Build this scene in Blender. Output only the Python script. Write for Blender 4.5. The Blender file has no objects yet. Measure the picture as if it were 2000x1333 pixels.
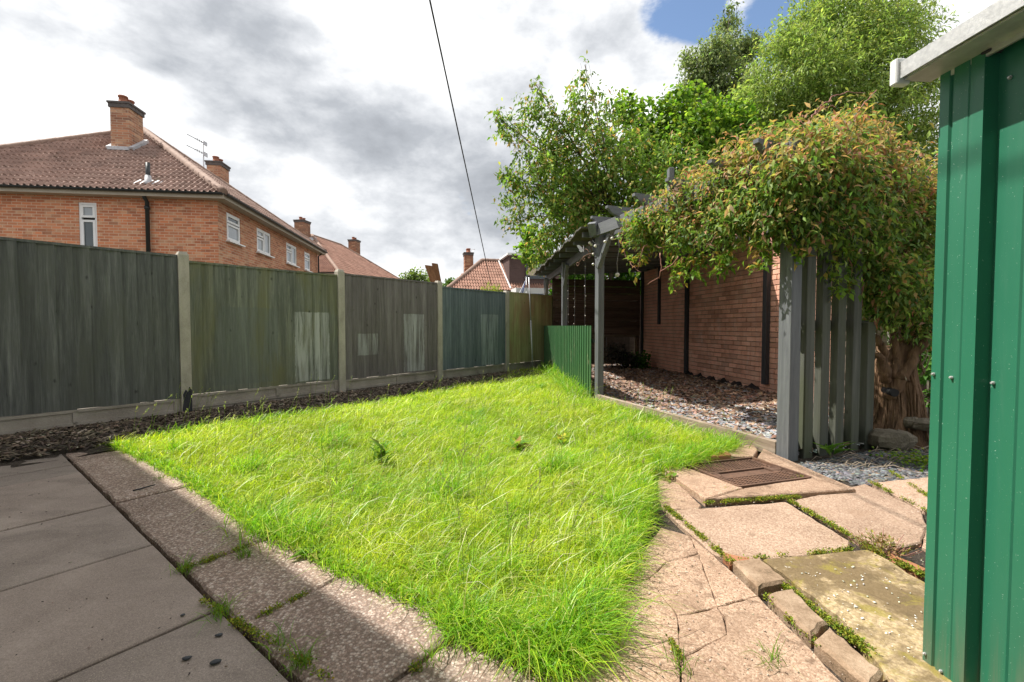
import bpy, math, random
import numpy as np
from mathutils import Vector, Matrix
R = math.radians
rng = np.random.default_rng(7)
random.seed(7)
sc = bpy.context.scene
C = sc.collection

# ---------------------------------------------------------------- camera
FPX = 889.0
PITCH = math.atan(30.0 / FPX)
CAM = Vector((0, 0, 1.0))
cd = bpy.data.cameras.new('camera'); cam = bpy.data.objects.new('camera', cd); C.objects.link(cam)
cam.location = CAM; cam.rotation_euler = (math.pi / 2 - PITCH, 0, 0)
cd.sensor_width = 36.0; cd.lens = FPX * 36.0 / 2000.0
cd.clip_start = 0.02; cd.clip_end = 2000
sc.camera = cam

def ray(x, y):
    a = (x - 1000) / FPX; b = (666.5 - y) / FPX
    cp, sp = math.cos(PITCH), math.sin(PITCH)
    return Vector((a, cp + b * sp, -sp + b * cp))
def gp(x, y, z=0.0):
    r = ray(x, y); t = (z - CAM.z) / r.z
    return CAM + r * t
def at(x, y, d):
    r = ray(x, y); return CAM + r * (d / r.y)

# ---------------------------------------------------------------- light
SUN_EL = R(57.0)
SUN_AZ_DIR = R(-15.0)          # heading of the light on the ground, from +X
Lh = Vector((math.cos(SUN_AZ_DIR), math.sin(SUN_AZ_DIR), 0))
Ld = Lh * math.cos(SUN_EL) + Vector((0, 0, -math.sin(SUN_EL)))
sd = bpy.data.lights.new('sun', 'SUN'); sun = bpy.data.objects.new('sun', sd); C.objects.link(sun)
sd.energy = 3.0; sd.angle = R(0.55); sd.color = (1.0, 0.95, 0.87)
sun.rotation_euler = Ld.to_track_quat('-Z', 'Y').to_euler(); sun.location = (-8, 3, 14)

def nd(nt, typ, ins=None, **props):
    n = nt.nodes.new(typ)
    for k, v in props.items(): setattr(n, k, v)
    for k, v in (ins or {}).items():
        s = n.inputs[k]
        if isinstance(v, bpy.types.NodeSocket): nt.links.new(v, s)
        else: s.default_value = v
    return n
def mth(nt, op, a, b=None, c=None, clamp=False):
    d = {0: a}
    if b is not None: d[1] = b
    if c is not None: d[2] = c
    return nd(nt, 'ShaderNodeMath', d, operation=op, use_clamp=clamp).outputs[0]
def vmul(nt, v, s): return nd(nt, 'ShaderNodeVectorMath', {0: v, 1: s}, operation='MULTIPLY').outputs[0]
def vadd(nt, v, s): return nd(nt, 'ShaderNodeVectorMath', {0: v, 1: s}, operation='ADD').outputs[0]
def vdot(nt, v, s): return nd(nt, 'ShaderNodeVectorMath', {0: v, 1: s}, operation='DOT_PRODUCT').outputs['Value']
def noise(nt, vec, scale, detail=4, rough=0.55, dist=0.0):
    return nd(nt, 'ShaderNodeTexNoise', {'Vector': vec, 'Scale': scale, 'Detail': detail, 'Roughness': rough, 'Distortion': dist}).outputs[0]
def ramp(nt, fac, stops):
    n = nd(nt, 'ShaderNodeValToRGB', {0: fac}); e = n.color_ramp.elements
    while len(e) < len(stops): e.new(0.5)
    for el, (p, c) in zip(e, stops):
        el.position = p
        el.color = (c, c, c, 1) if isinstance(c, (int, float)) else (c[0], c[1], c[2], 1)
    return n.outputs[0]
def mixc(nt, f, a, b, mode='MIX'):
    n = nd(nt, 'ShaderNodeMix', data_type='RGBA', blend_type=mode)
    for k, v in ((0, f), (6, a), (7, b)):
        if isinstance(v, bpy.types.NodeSocket): nt.links.new(v, n.inputs[k])
        elif k == 0: n.inputs[0].default_value = v
        else: n.inputs[k].default_value = (v[0], v[1], v[2], 1)
    return n.outputs[2]
def sstep(nt, v, a, b):
    return nd(nt, 'ShaderNodeMapRange', {0: v, 1: a, 2: b, 3: 0.0, 4: 1.0}, interpolation_type='SMOOTHSTEP').outputs[0]

w = bpy.data.worlds.new('World'); sc.world = w; w.use_nodes = True
nt = w.node_tree; nt.nodes.clear()
sky = nd(nt, 'ShaderNodeTexSky', sky_type='NISHITA')
sky.sun_disc = False; sky.sun_elevation = SUN_EL
sky.sun_rotation = math.atan2(-Lh.x, -Lh.y)
sky.ozone_density = 1.0; sky.dust_density = 0.4
bg1 = nd(nt, 'ShaderNodeBackground', {0: sky.outputs[0], 1: 0.075})
dirv = nd(nt, 'ShaderNodeTexCoord').outputs['Generated']
sep = nd(nt, 'ShaderNodeSeparateXYZ', {0: dirv})
pl = vadd(nt, vmul(nt, dirv, (2.0, 2.0, 3.6)), (3.7, 1.35, 0.0))
def blob(x, y, inner, outer):
    v = ray(x, y).normalized()
    return sstep(nt, vdot(nt, dirv, v[:]), math.cos(R(outer)), math.cos(R(inner)))
n1 = noise(nt, pl, 1.6, 10, 0.60, 0.25)
n2 = noise(nt, vadd(nt, pl, (9.1, 4.2, 2.0)), 1.25, 9, 0.53, 0.15)
n3 = noise(nt, vadd(nt, pl, (2.1, 7.2, 5.0)), 4.6, 10, 0.60, 0.1)
# light and dark of the cloud bellies
sh = mth(nt, 'ADD', mth(nt, 'ADD', mth(nt, 'MULTIPLY', n2, 1.35), mth(nt, 'MULTIPLY', n3, 0.62)), -0.27)
for (x, y, i, o, a) in ((580, 290, 2, 15, -0.12), (830, 400, 2, 16, -0.07), (300, 120, 1, 12, -0.10), (470, 170, 1, 8, -0.10), (20, 200, 1, 9, -.12), (960, 330, 2, 10, -0.05),
                        (1080, 60, 4, 18, 0.05), (950, 420, 2, 12, -.03), (960, 250, 2, 10, -.03), (60, 40, 2, 14, 0.14), (560, 90, 1, 11, 0.12), (390, 230, 1, 5, 0.16), (130, 150, 1, 6, .10),
                        (880, 500, 1, 8, 0.14), (640, 330, .5, 4, .10), (1240, 130, 2, 10, 0.05), (1850, 60, 2, 12, 0.02)):
    sh = mth(nt, 'ADD', sh, mth(nt, 'MULTIPLY', blob(x, y, i, o), a))
ccol = ramp(nt, sh, [(0.20, (0.118, 0.126, 0.140)), (0.50, (0.205, 0.216, 0.233)), (0.66, (0.305, 0.314, 0.328)), (0.80, (0.41, 0.415, 0.42)), (0.98, (0.60, 0.60, 0.595))])
cov = mth(nt, 'ADD', mth(nt, 'MULTIPLY', n1, 2.0), -0.02)
for (x, y, i, o, a) in ((1318, 5, .3, 5.0, -0.72), (1385, 45, .3, 3.2, -.32), (1530, 40, .3, 5, -0.50), (1790, 120, 1, 4, -.10), (1860, 80, 1, 5, -0.10)):
    cov = mth(nt, 'ADD', cov, mth(nt, 'MULTIPLY', blob(x, y, i, o), a))
covm = sstep(nt, mth(nt, 'ADD', cov, mth(nt, 'MULTIPLY', mth(nt, 'SUBTRACT', n3, .5), .75)), 0.30, 0.66)
bg2 = nd(nt, 'ShaderNodeBackground', {0: ccol, 1: 1.06})
mx = nd(nt, 'ShaderNodeMixShader', {0: covm, 1: bg1.outputs[0], 2: bg2.outputs[0]})
nd(nt, 'ShaderNodeOutputWorld', {0: mx.outputs[0]})
w.cycles.sampling_method = 'AUTOMATIC'

sc.view_settings.view_transform = 'Standard'; sc.view_settings.look = 'None'
sc.view_settings.exposure = 1.36; sc.view_settings.gamma = 1.0
sc.view_settings.use_curve_mapping = False
sc.cycles.max_bounces = 6; sc.cycles.diffuse_bounces = 3; sc.cycles.glossy_bounces = 2; sc.cycles.transmission_bounces = 3; sc.cycles.transparent_max_bounces = 8

# ---------------------------------------------------------------- helpers
def wloc(o):
    l = Vector((0, 0, 0))
    while o is not None: l = l + o.location; o = o.parent
    return l
def tag(o, label=None, cat=None, group=None, kind=None):
    if label: o['label'] = label
    if cat: o['category'] = cat
    if group: o['group'] = group
    if kind: o['kind'] = kind
    return o
def thing(name, label, cat, loc, group=None):
    o = bpy.data.objects.new(name, None); C.objects.link(o)
    o.empty_display_size = 0.1; o.location = loc
    return tag(o, label, cat, group)
def link_mesh(name, me, parent, loc):
    o = bpy.data.objects.new(name, me); C.objects.link(o)
    if parent is not None:
        o.parent = parent; o.location = Vector(loc) - wloc(parent)
    else: o.location = loc
    return o
def np_mesh(name, V, faces_flat, nper, col=None, smooth=False):
    me = bpy.data.meshes.new(name); V = np.asarray(V, np.float32)
    nf = len(faces_flat) // nper
    me.vertices.add(len(V)); me.vertices.foreach_set('co', V.ravel())
    me.loops.add(len(faces_flat)); me.loops.foreach_set('vertex_index', np.asarray(faces_flat, np.int32))
    me.polygons.add(nf)
    me.polygons.foreach_set('loop_start', np.arange(0, nf * nper, nper, dtype=np.int32))
    if smooth: me.polygons.foreach_set('use_smooth', np.ones(nf, bool))
    me.update(calc_edges=True)
    if col is not None:
        a = me.color_attributes.new('Col', 'FLOAT_COLOR', 'POINT')
        a.data.foreach_set('color', np.c_[col, np.ones(len(col))].astype(np.float32).ravel())
    return me

class MB:
    def __init__(s): s.v = []; s.f = []; s.sm = []
    def add(s, vs, fs, smooth=False):
        b = len(s.v); s.v += [tuple(p) for p in vs]; s.f += [tuple(b + i for i in f) for f in fs]; s.sm += [smooth] * len(fs); return s
    def obox(s, c, ax, ay, az, hx, hy, hz):
        c = Vector(c); ax = Vector(ax).normalized() * hx; ay = Vector(ay).normalized() * hy; az = Vector(az).normalized() * hz
        vs = [c + ax * i + ay * j + az * k for k in (-1, 1) for j in (-1, 1) for i in (-1, 1)]
        return s.add(vs, [(0, 2, 3, 1), (4, 5, 7, 6), (0, 1, 5, 4), (1, 3, 7, 5), (3, 2, 6, 7), (2, 0, 4, 6)])
    def bbox(s, c, ax, ay, az, hx, hy, hz, b=0.004):      # box with chamfered edges
        c = Vector(c); ax = Vector(ax).normalized(); ay = Vector(ay).normalized(); az = Vector(az).normalized()
        rings = []
        for (k, ins) in ((-hz, b), (-hz + b, 0), (hz - b, 0), (hz, b)):
            x, y = hx - ins, hy - ins; bb = b
            pts = [(-x + bb, -y), (x - bb, -y), (x, -y + bb), (x, y - bb), (x - bb, y), (-x + bb, y), (-x, y - bb), (-x, -y + bb)]
            rings.append([c + ax * p + ay * q + az * k for p, q in pts])
        vs = [p for r in rings for p in r]; fs = [tuple(range(7, -1, -1)), tuple(range(24, 32))]
        for r in range(3):
            for i in range(8):
                j = (i + 1) % 8; fs.append((r * 8 + i, r * 8 + j, r * 8 + 8 + j, r * 8 + 8 + i))
        return s.add(vs, fs)
    def bar(s, a, b, wx, wy, up=(0, 0, 1), ch=0.003):
        a = Vector(a); b = Vector(b); d = (b - a); L = d.length; d.normalize(); u = Vector(up)
        if abs(u.dot(d)) > 0.95: u = Vector((1, 0, 0)) if abs(d.x) < .9 else Vector((0, 1, 0))
        x = d.cross(u).normalized(); y = x.cross(d).normalized()
        return s.bbox((a + b) / 2, x, y, d, wx / 2, wy / 2, L / 2, ch)
    def post(s, base, top, ax, w1, w2, ch=0.004):
        b = Vector(base); t = Vector(top); a = Vector(ax); a.z = 0; a.normalize(); q = Vector((-a.y, a.x, 0))
        return s.bbox((b + t) / 2, a, q, (t - b), w1 / 2, w2 / 2, (t - b).length / 2, ch)
    def prism(s, poly, z0, z1):
        n = len(poly); vs = [(p[0], p[1], z0) for p in poly] + [(p[0], p[1], z1) for p in poly]
        fs = [tuple(range(n - 1, -1, -1)), tuple(range(n, 2 * n))] + [(i, (i + 1) % n, n + (i + 1) % n, n + i) for i in range(n)]
        return s.add(vs, fs)
    def tube(s, pts, rad, n=8, cap=True, smooth=True):
        pts = [Vector(p) for p in pts]; m = len(pts)
        if not hasattr(rad, '__len__'): rad = [rad] * m
        vs = []; prev = None
        for i, p in enumerate(pts):
            d = (pts[min(i + 1, m - 1)] - pts[max(i - 1, 0)])
            if d.length < 1e-9: d = Vector((0, 0, 1))
            d.normalize()
            if prev is None:
                u = Vector((0, 0, 1)) if abs(d.z) < .9 else Vector((1, 0, 0)); x = d.cross(u).normalized()
            else: x = (prev - d * prev.dot(d)).normalized()
            prev = x; y = d.cross(x)
            for k in range(n):
                a = 2 * math.pi * k / n; vs.append(p + (x * math.cos(a) + y * math.sin(a)) * rad[i])
        fs = [(i * n + k, i * n + (k + 1) % n, (i + 1) * n + (k + 1) % n, (i + 1) * n + k) for i in range(m - 1) for k in range(n)]
        s.add(vs, fs, smooth)
        if cap:
            b = len(s.v) - len(vs)
            s.f += [tuple(b + k for k in range(n - 1, -1, -1)), tuple(b + (m - 1) * n + k for k in range(n))]; s.sm += [False, False]
        return s
    def build(s, name, mat, parent=None, origin=None):
        V = np.array(s.v, float)
        if origin is None:
            lo, hi = V.min(0), V.max(0); origin = ((lo[0] + hi[0]) / 2, (lo[1] + hi[1]) / 2, lo[2])
        V = V - np.array(origin)
        me = bpy.data.meshes.new(name); me.from_pydata(V.tolist(), [], s.f)
        me.polygons.foreach_set('use_smooth', s.sm); me.update()
        me.materials.append(mat)
        return link_mesh(name, me, parent, origin)

# leaf instancer -------------------------------------------------------
LT = np.array([(0, 0, 0), (-.5, .42, .10), (.5, .42, .10), (0, .5, 0), (0, 1, -.16)])
LF = np.array([(0, 3, 1), (0, 2, 3), (1, 3, 4), (3, 2, 4)])
LR = np.array([(0, 0, 0), (-.5, .35, .06), (.5, .35, .06), (-.42, .78, .03), (.42, .78, .03), (0, 1, -.08)])
LRF = np.array([(0, 2, 1), (1, 2, 3), (2, 4, 3), (3, 4, 5)])
def unit(a): return a / np.maximum(np.linalg.norm(a, axis=1, keepdims=True), 1e-9)
def leaf_arrays(pos, d, nrm, size, width, col, T=LT, F=LF):
    d = unit(d); x = unit(np.cross(d, nrm)); z = np.cross(x, d)
    N = len(pos); k = len(T)
    V = (pos[:, None, :] + size[:, None, None] * (T[None, :, 0:1] * width * x[:, None, :] + T[None, :, 1:2] * d[:, None, :] + T[None, :, 2:3] * z[:, None, :]))
    Fi = (F[None] + (np.arange(N) * k)[:, None, None]).reshape(-1)
    return V.reshape(-1, 3), Fi, np.repeat(col, k, 0)
def leaf_obj(name, arrs, mat, parent=None, origin=(0, 0, 0)):
    off = 0; VV, FF, CC = [], [], []
    for V, Fi, c in arrs: VV.append(V); FF.append(Fi + off); CC.append(c); off += len(V)
    me = np_mesh(name, np.concatenate(VV) - np.array(origin), np.concatenate(FF), 3, np.concatenate(CC))
    me.materials.append(mat)
    return link_mesh(name, me, parent, origin)
def rcol(n, cols, weights=None, jit=0.18):
    c = np.array(cols)[rng.choice(len(cols), n, p=weights)]
    return np.clip(c * (1 + rng.normal(0, jit, (n, 1))) * (1 + rng.normal(0, .06, (n, 3))), .004, .9)
def inpoly(P, poly):
    x, y = P[:, 0], P[:, 1]; r = np.zeros(len(P), bool); n = len(poly); j = n - 1
    for i in range(n):
        xi, yi = poly[i][:2]; xj, yj = poly[j][:2]
        c = ((yi > y) != (yj > y)) & (x < (xj - xi) * (y - yi) / (yj - yi + 1e-12) + xi); r ^= c; j = i
    return r

# ---------------------------------------------------------------- materials
def newmat(name):
    m = bpy.data.materials.new(name); m.use_nodes = True; t = m.node_tree; t.nodes.clear(); return m, t
def posn(t, world=True):
    return nd(t, 'ShaderNodeNewGeometry').outputs['Position'] if world else nd(t, 'ShaderNodeTexCoord').outputs['Object']
def finish(t, col, rough, bumpf=None, bstr=0.3, bdist=0.01, spec=0.4, metal=0.0, extra=None):
    p = nd(t, 'ShaderNodeBsdfPrincipled', {'Roughness': rough, 'Metallic': metal, 'Specular IOR Level': spec})
    if isinstance(col, bpy.types.NodeSocket): t.links.new(col, p.inputs['Base Color'])
    else: p.inputs['Base Color'].default_value = (*col, 1)
    if bumpf is not None:
        b = nd(t, 'ShaderNodeBump', {'Height': bumpf, 'Strength': bstr, 'Distance': bdist}); t.links.new(b.outputs[0], p.inputs['Normal'])
    nd(t, 'ShaderNodeOutputMaterial', {0: p.outputs[0]}); return p
def rndobj(t, col, amt=0.25):
    r = nd(t, 'ShaderNodeObjectInfo').outputs['Random']
    f = nd(t, 'ShaderNodeMapRange', {0: r, 1: 0., 2: 1., 3: 1 - amt, 4: 1 + amt}).outputs[0]
    return nd(t, 'ShaderNodeHueSaturation', {'Color': col, 'Value': f}).outputs[0]
def pm(name, stops, scale=4, stretch=(1, 1, 1), rough=0.8, bump=0.3, bdist=0.006, fine=40, fineamt=0.35, detail=6, spec=0.3, rnd=0.0, metal=0.0, dist=0.2):
    m, t = newmat(name); p = vmul(t, posn(t), stretch)
    n = noise(t, p, scale, detail, 0.6, dist); f = noise(t, p, fine, 4, 0.65)
    c = ramp(t, mth(t, 'ADD', mth(t, 'MULTIPLY', n, 1 - fineamt), mth(t, 'MULTIPLY', f, fineamt)), stops)
    if rnd: c = rndobj(t, c, rnd)
    rr = nd(t, 'ShaderNodeMapRange', {0: f, 1: 0.3, 2: 0.7, 3: max(0.03, rough - .1), 4: min(1, rough + .1)}).outputs[0]
    finish(t, c, rr, mth(t, 'ADD', mth(t, 'MULTIPLY', n, .5), f), bump, bdist, spec, metal); return m
def leafmat(name, trans=0.45, rough=0.45, spec=0.35, gain=1.3):
    m, t = newmat(name)
    c = nd(t, 'ShaderNodeVertexColor', layer_name='Col').outputs[0]
    p = nd(t, 'ShaderNodeBsdfPrincipled', {'Base Color': c, 'Roughness': rough, 'Specular IOR Level': spec})
    tc = mixc(t, 1.0, c, (gain, gain * 1.05, gain * 0.55), 'MULTIPLY')
    tr = nd(t, 'ShaderNodeBsdfTranslucent', {0: tc})
    mx = nd(t, 'ShaderNodeMixShader', {0: trans, 1: p.outputs[0], 2: tr.outputs[0]})
    nd(t, 'ShaderNodeOutputMaterial', {0: mx.outputs[0]}); return m

F = Vector((0.6184, 0.7859, 0)); P = Vector((-0.7859, 0.6184, 0)); NF = Vector((0.7859, -0.6184, 0)); Z = Vector((0, 0, 1))
def sp(s, p, z=0.0): return F * s + P * p + Vector((0, 0, z))

def woodmat(name, dark, mid, light, green=None, patches=(), rough=0.85, grain=1.0, rnd=0.12, vert=True, spec=0.2):
    m, t = newmat(name); g = posn(t)
    st = (22, 22, 1.1) if vert else (1.3, 1.3, 26)
    v = vmul(t, g, st); n = noise(t, v, 1.0 * grain, 6, 0.6, 0.6); f = noise(t, v, 7 * grain, 4, 0.7)
    b = noise(t, vmul(t, g, (2.2, 2.2, .7) if vert else (1, 1, 2)), 1.3, 4, 0.6, 0.3)
    c = ramp(t, mth(t, 'ADD', mth(t, 'MULTIPLY', n, .62), mth(t, 'MULTIPLY', f, .38)), [(0.32, dark), (0.5, mid), (0.68, light)])
    if green is not None: c = mixc(t, mth(t, 'MULTIPLY', sstep(t, b, 0.42, 0.66), .75), c, green)
    # knots
    stk = noise(t, vmul(t, g, (26, 26, .45) if vert else (.5, .5, 30)), 1.0, 3, .5)
    c = mixc(t, mth(t, 'MULTIPLY', sstep(t, stk, .60, .74), .20), c, tuple(min(.9, 1.35 * x) for x in light))
    vo = nd(t, 'ShaderNodeTexVoronoi', {'Vector': vmul(t, g, (6.5, 6.5, 4.2) if vert else (2.6, 2.6, 6)), 'Scale': 1.0, 'Randomness': 1.0})
    c = mixc(t, mth(t, 'MULTIPLY', mth(t, 'SUBTRACT', 1.0, sstep(t, mth(t, 'ADD', vo.outputs['Distance'], mth(t, 'MULTIPLY', mth(t, 'SUBTRACT', f, .5), .25)), 0.02, 0.12)), .75), c, tuple(.45 * x for x in dark))
    u = vdot(t, g, F[:]); z = nd(t, 'ShaderNodeSeparateXYZ', {0: g}).outputs[2]
    wob = mth(t, 'MULTIPLY', mth(t, 'SUBTRACT', noise(t, g, 16, 3), .5), .03)
    for (u0, u1, z0, z1, pc, amt) in patches:
        uu = mth(t, 'ADD', u, wob); zz = mth(t, 'ADD', z, wob)
        k = mth(t, 'MULTIPLY', sstep(t, uu, u0 - .006, u0 + .006), mth(t, 'SUBTRACT', 1.0, sstep(t, uu, u1 - .006, u1 + .006)))
        k = mth(t, 'MULTIPLY', k, mth(t, 'MULTIPLY', sstep(t, zz, z0 - .006, z0 + .006), mth(t, 'SUBTRACT', 1.0, sstep(t, zz, z1 - .006, z1 + .006))))
        k = mth(t, 'MULTIPLY', k, mth(t, 'MULTIPLY', sstep(t, mth(t, 'ADD', n, mth(t, 'MULTIPLY', f, .4)), 0.48, 0.86), amt))
        c = mixc(t, k, c, pc)
    if rnd: c = rndobj(t, c, rnd)
    finish(t, c, rough, mth(t, 'ADD', n, mth(t, 'MULTIPLY', f, .6)), 0.35, 0.003, spec); return m

def aggmat(name, stops, vscale=75, stain=None, tint=(1, 1, 1), grime=0.5):
    m, t = newmat(name); g = posn(t)
    v1 = nd(t, 'ShaderNodeTexVoronoi', {'Vector': g, 'Scale': vscale}); v2 = nd(t, 'ShaderNodeTexVoronoi', {'Vector': g, 'Scale': vscale * 2.3})
    r = nd(t, 'ShaderNodeSeparateColor', {0: v1.outputs['Color']}).outputs[0]; r2 = nd(t, 'ShaderNodeSeparateColor', {0: v2.outputs['Color']}).outputs[1]
    c = ramp(t, mth(t, 'ADD', mth(t, 'MULTIPLY', r, .65), mth(t, 'MULTIPLY', r2, .35)), stops)
    edge = sstep(t, v1.outputs['Distance'], 0.25, 0.75)
    c = mixc(t, mth(t, 'MULTIPLY', edge, grime), c, (0.16, 0.12, 0.097))
    big = noise(t, g, 2.6, 6, 0.62, .3)
    c = mixc(t, mth(t, 'MULTIPLY', sstep(t, big, .35, .7), .55), c, mixc(t, 1.0, c, (.62, .58, .55), 'MULTIPLY'))
    if stain:
        for (sc_, a, b, colr, amt) in stain:
            c = mixc(t, mth(t, 'MULTIPLY', sstep(t, noise(t, g, sc_, 7, .68, .5), a, b), amt), c, colr)
    c = mixc(t, 1.0, c, tint, 'MULTIPLY')
    c = rndobj(t, c, .10)
    finish(t, c, .85, mth(t, 'ADD', mth(t, 'MULTIPLY', mth(t, 'SUBTRACT', 1.0, v1.outputs['Distance']), .6), mth(t, 'MULTIPLY', r2, .4)), 0.6, 0.004, .3); return m

def brickmat(name, cols, dark, rnd=.22, white=.35):
    m, t = newmat(name); g = posn(t)
    n = noise(t, g, 3.5, 6, .62, .3); f = noise(t, g, 55, 4, .7)
    c = ramp(t, mth(t, 'ADD', mth(t, 'MULTIPLY', n, .6), mth(t, 'MULTIPLY', f, .4)), cols)
    c = rndobj(t, c, rnd)
    c = mixc(t, mth(t, 'MULTIPLY', sstep(t, noise(t, vmul(t, g, (1, 1, .8)), 1.4, 5, .6), .52, .70), .5), c, dark)
    c = mixc(t, mth(t, 'MULTIPLY', sstep(t, noise(t, vmul(t, g, (3, 3, .9)), 2.2, 6, .7, .4), .52, .75), white), c, (.66, .55, .48))
    finish(t, c, .9, f, .5, .004, .2); return m

def wallbrick(name, b1, b2, mort, ax, sy=1.0):
    """brick courses for far walls; ax = horizontal direction of the wall"""
    m, t = newmat(name); g = posn(t)
    u = vdot(t, g, tuple(ax)); z = nd(t, 'ShaderNodeSeparateXYZ', {0: g}).outputs[2]
    v = nd(t, 'ShaderNodeCombineXYZ', {0: u, 1: z, 2: 0.0}).outputs[0]
    b = nd(t, 'ShaderNodeTexBrick', {'Vector': v, 'Color1': (*b1, 1), 'Color2': (*b2, 1), 'Mortar': (*mort, 1), 'Scale': 1.0, 'Mortar Size': 0.008, 'Mortar Smooth': 0.1, 'Bias': 0.0, 'Brick Width': 0.225, 'Row Height': 0.075})
    n = noise(t, g, 1.1, 5, .6, .3); n2 = noise(t, v, 9, 3, .6)
    c = mixc(t, mth(t, 'MULTIPLY', sstep(t, n, .42, .7), .28), b.outputs[0], (.52, .31, .185))
    rb2 = nd(t, 'ShaderNodeTexWhiteNoise', {0: nd(t, 'ShaderNodeVectorMath', {0: vadd(t, vmul(t, v, (4.444, 13.333, 1)), (7.3, 3.1, 2.))}, operation='FLOOR').outputs[0]}, noise_dimensions='3D').outputs[0]
    c = mixc(t, mth(t, 'MULTIPLY', sstep(t, rb2, .68, .95), mth(t, 'MULTIPLY', mth(t, 'SUBTRACT', 1.0, b.outputs[1]), .55)), c, (.62, .40, .25))
    rb_ = nd(t, 'ShaderNodeTexWhiteNoise', {0: nd(t, 'ShaderNodeVectorMath', {0: vmul(t, v, (4.444, 13.333, 1))}, operation='FLOOR').outputs[0]}, noise_dimensions='3D').outputs[0]
    c = mixc(t, mth(t, 'MULTIPLY', sstep(t, rb_, .72, .95), .45), c, (.27, .115, .07))
    c = mixc(t, mth(t, 'MULTIPLY', sstep(t, n2, .55, .75), .25), c, (.36, .16, .095))
    finish(t, c, .9, mth(t, 'SUBTRACT', 1.0, b.outputs[1]), .5, .008, .2); return m

MT = {}
MT['ground'] = pm('earth', [(.3, (.05, .045, .03)), (.6, (.09, .08, .05)), (.8, (.07, .09, .03))], 3, bump=.5)
MT['lawnbase'] = pm('turf', [(.3, (.045, .07, .012)), (.55, (.10, .15, .022)), (.8, (.16, .19, .04))], 9, bump=.8, bdist=.02, fine=90)
MT['soil'] = pm('soil', [(.3, (.035, .027, .02)), (.55, (.08, .063, .05)), (.8, (.15, .122, .10))], 9, bump=1.0, bdist=.03, fine=70, rough=.95)
MT['chip'] = pm('bark_chip', [(.3, (.03, .022, .016)), (.55, (.075, .055, .04)), (.8, (.16, .125, .095))], 30, rough=.9)
MT['grass'] = leafmat('grass_blade', .42, .42, .36, 1.5)
MT['leaf'] = leafmat('leaf', .42, .5, .22, 1.5)
MT['leafsoft'] = leafmat('leaf_soft', .45, .55, .2, 1.45)
MT['moss'] = leafmat('moss_leaf', .3, .7, .2, 1.2)
MT['stone_chip'] = leafmat('slate_chip', 0.0, .6, .4, 1.0)
MT['concpost'] = pm('concrete_post', [(.3, (.28, .255, .21)), (.55, (.45, .41, .345)), (.8, (.56, .52, .45))], 7, stretch=(1, 1, .5), bump=.5, fine=120, rough=.9)
MT['gravelboard'] = pm('concrete_board', [(.3, (.19, .165, .14)), (.5, (.34, .30, .255)), (.75, (.46, .41, .36))], 4, bump=.4, fine=90, rough=.9)
GREYP = ((.085, .09, .098), (.135, .142, .152), (.195, .203, .215))
MT['pgrey'] = woodmat('grey_painted_timber', *GREYP, rnd=.08, rough=.6, spec=.35)
MT['pgreyh'] = woodmat('grey_painted_beam', *GREYP, vert=False, rnd=.08, rough=.6, spec=.35)
MT['slatgrey'] = woodmat('grey_green_slat', (.06, .063, .055), (.095, .10, .085), (.14, .145, .122), green=(.085, .095, .055), rnd=.12, rough=.7)
MT['darkwood'] = woodmat('dark_brown_board', (.06, .04, .03), (.115, .08, .06), (.18, .13, .10), vert=False, rnd=.25)
MT['darkpost'] = woodmat('dark_grey_batten', (.03, .03, .034), (.05, .05, .055), (.08, .08, .085), rnd=.1)
MT['oldwood'] = woodmat('weathered_rail', (.10, .075, .05), (.17, .135, .095), (.25, .21, .16), rnd=.15, vert=False)
MT['edgewood'] = woodmat('weathered_edging', (.20, .15, .11), (.33, .26, .20), (.46, .38, .31), rnd=.1, vert=False)
MT['stake'] = woodmat('brown_stake', (.10, .045, .02), (.19, .09, .04), (.27, .14, .07), rnd=.15)
MT['bark'] = pm('bark', [(.3, (.06, .045, .03)), (.55, (.13, .10, .07)), (.8, (.22, .17, .12))], 14, stretch=(1, 1, .25), bump=1.0, bdist=.02, fine=60)
MT['vinebark'] = pm('vine_bark', [(.3, (.06, .035, .02)), (.5, (.17, .10, .055)), (.72, (.32, .20, .12))], 26, stretch=(1, 1, .13), bump=1.0, bdist=.02, fine=60, fineamt=.25)
MT['vinestem'] = pm('vine_stem', [(.3, (.22, .09, .07)), (.7, (.38, .19, .15))], 30, rough=.6)
MT['drystem'] = pm('dry_stem', [(.3, (.22, .17, .12)), (.7, (.42, .35, .27))], 30, rough=.8)
MT['pavebrown'] = aggmat('aggregate_slab', [(.15, (.24, .165, .13)), (.45, (.37, .26, .205)), (.7, (.52, .40, .33)), (.92, (.72, .62, .54))], 110, grime=.62)
MT['grit'] = leafmat('grit', 0.0, .8, .2, 1.0)
MT['pathconc'] = aggmat('weathered_path', [(.15, (.29, .195, .14)), (.5, (.45, .325, .24)), (.85, (.55, .43, .335))], 150, tint=(1.06, .985, .92), grime=.28,
                        stain=[(5, .48, .66, (.25, .175, .125), .7), (16, .54, .66, (.14, .095, .065), .7), (60, .60, .68, (.62, .53, .44), .6)])
MT['pathpink'] = aggmat('pink_slab', [(.15, (.31, .215, .16)), (.5, (.46, .345, .265)), (.85, (.55, .44, .355))], 150, tint=(1.06, .985, .92), grime=.28,
                        stain=[(4, .50, .70, (.30, .21, .15), .6), (18, .58, .68, (.18, .125, .085), .5), (70, .60, .68, (.66, .58, .5), .6)])
MT['mossyslab'] = aggmat('mossy_slab', [(.15, (.30, .235, .125)), (.5, (.41, .325, .19)), (.85, (.5, .41, .27))], 85, tint=(1.04, .99, .93), grime=.30,
                        stain=[(2.6, .44, .56, (.13, .095, .05), .85), (9, .52, .64, (.23, .20, .035), .65), (14, .52, .62, (.10, .075, .04), .6), (38, .665, .69, (.8, .8, .75), .95)])
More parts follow.
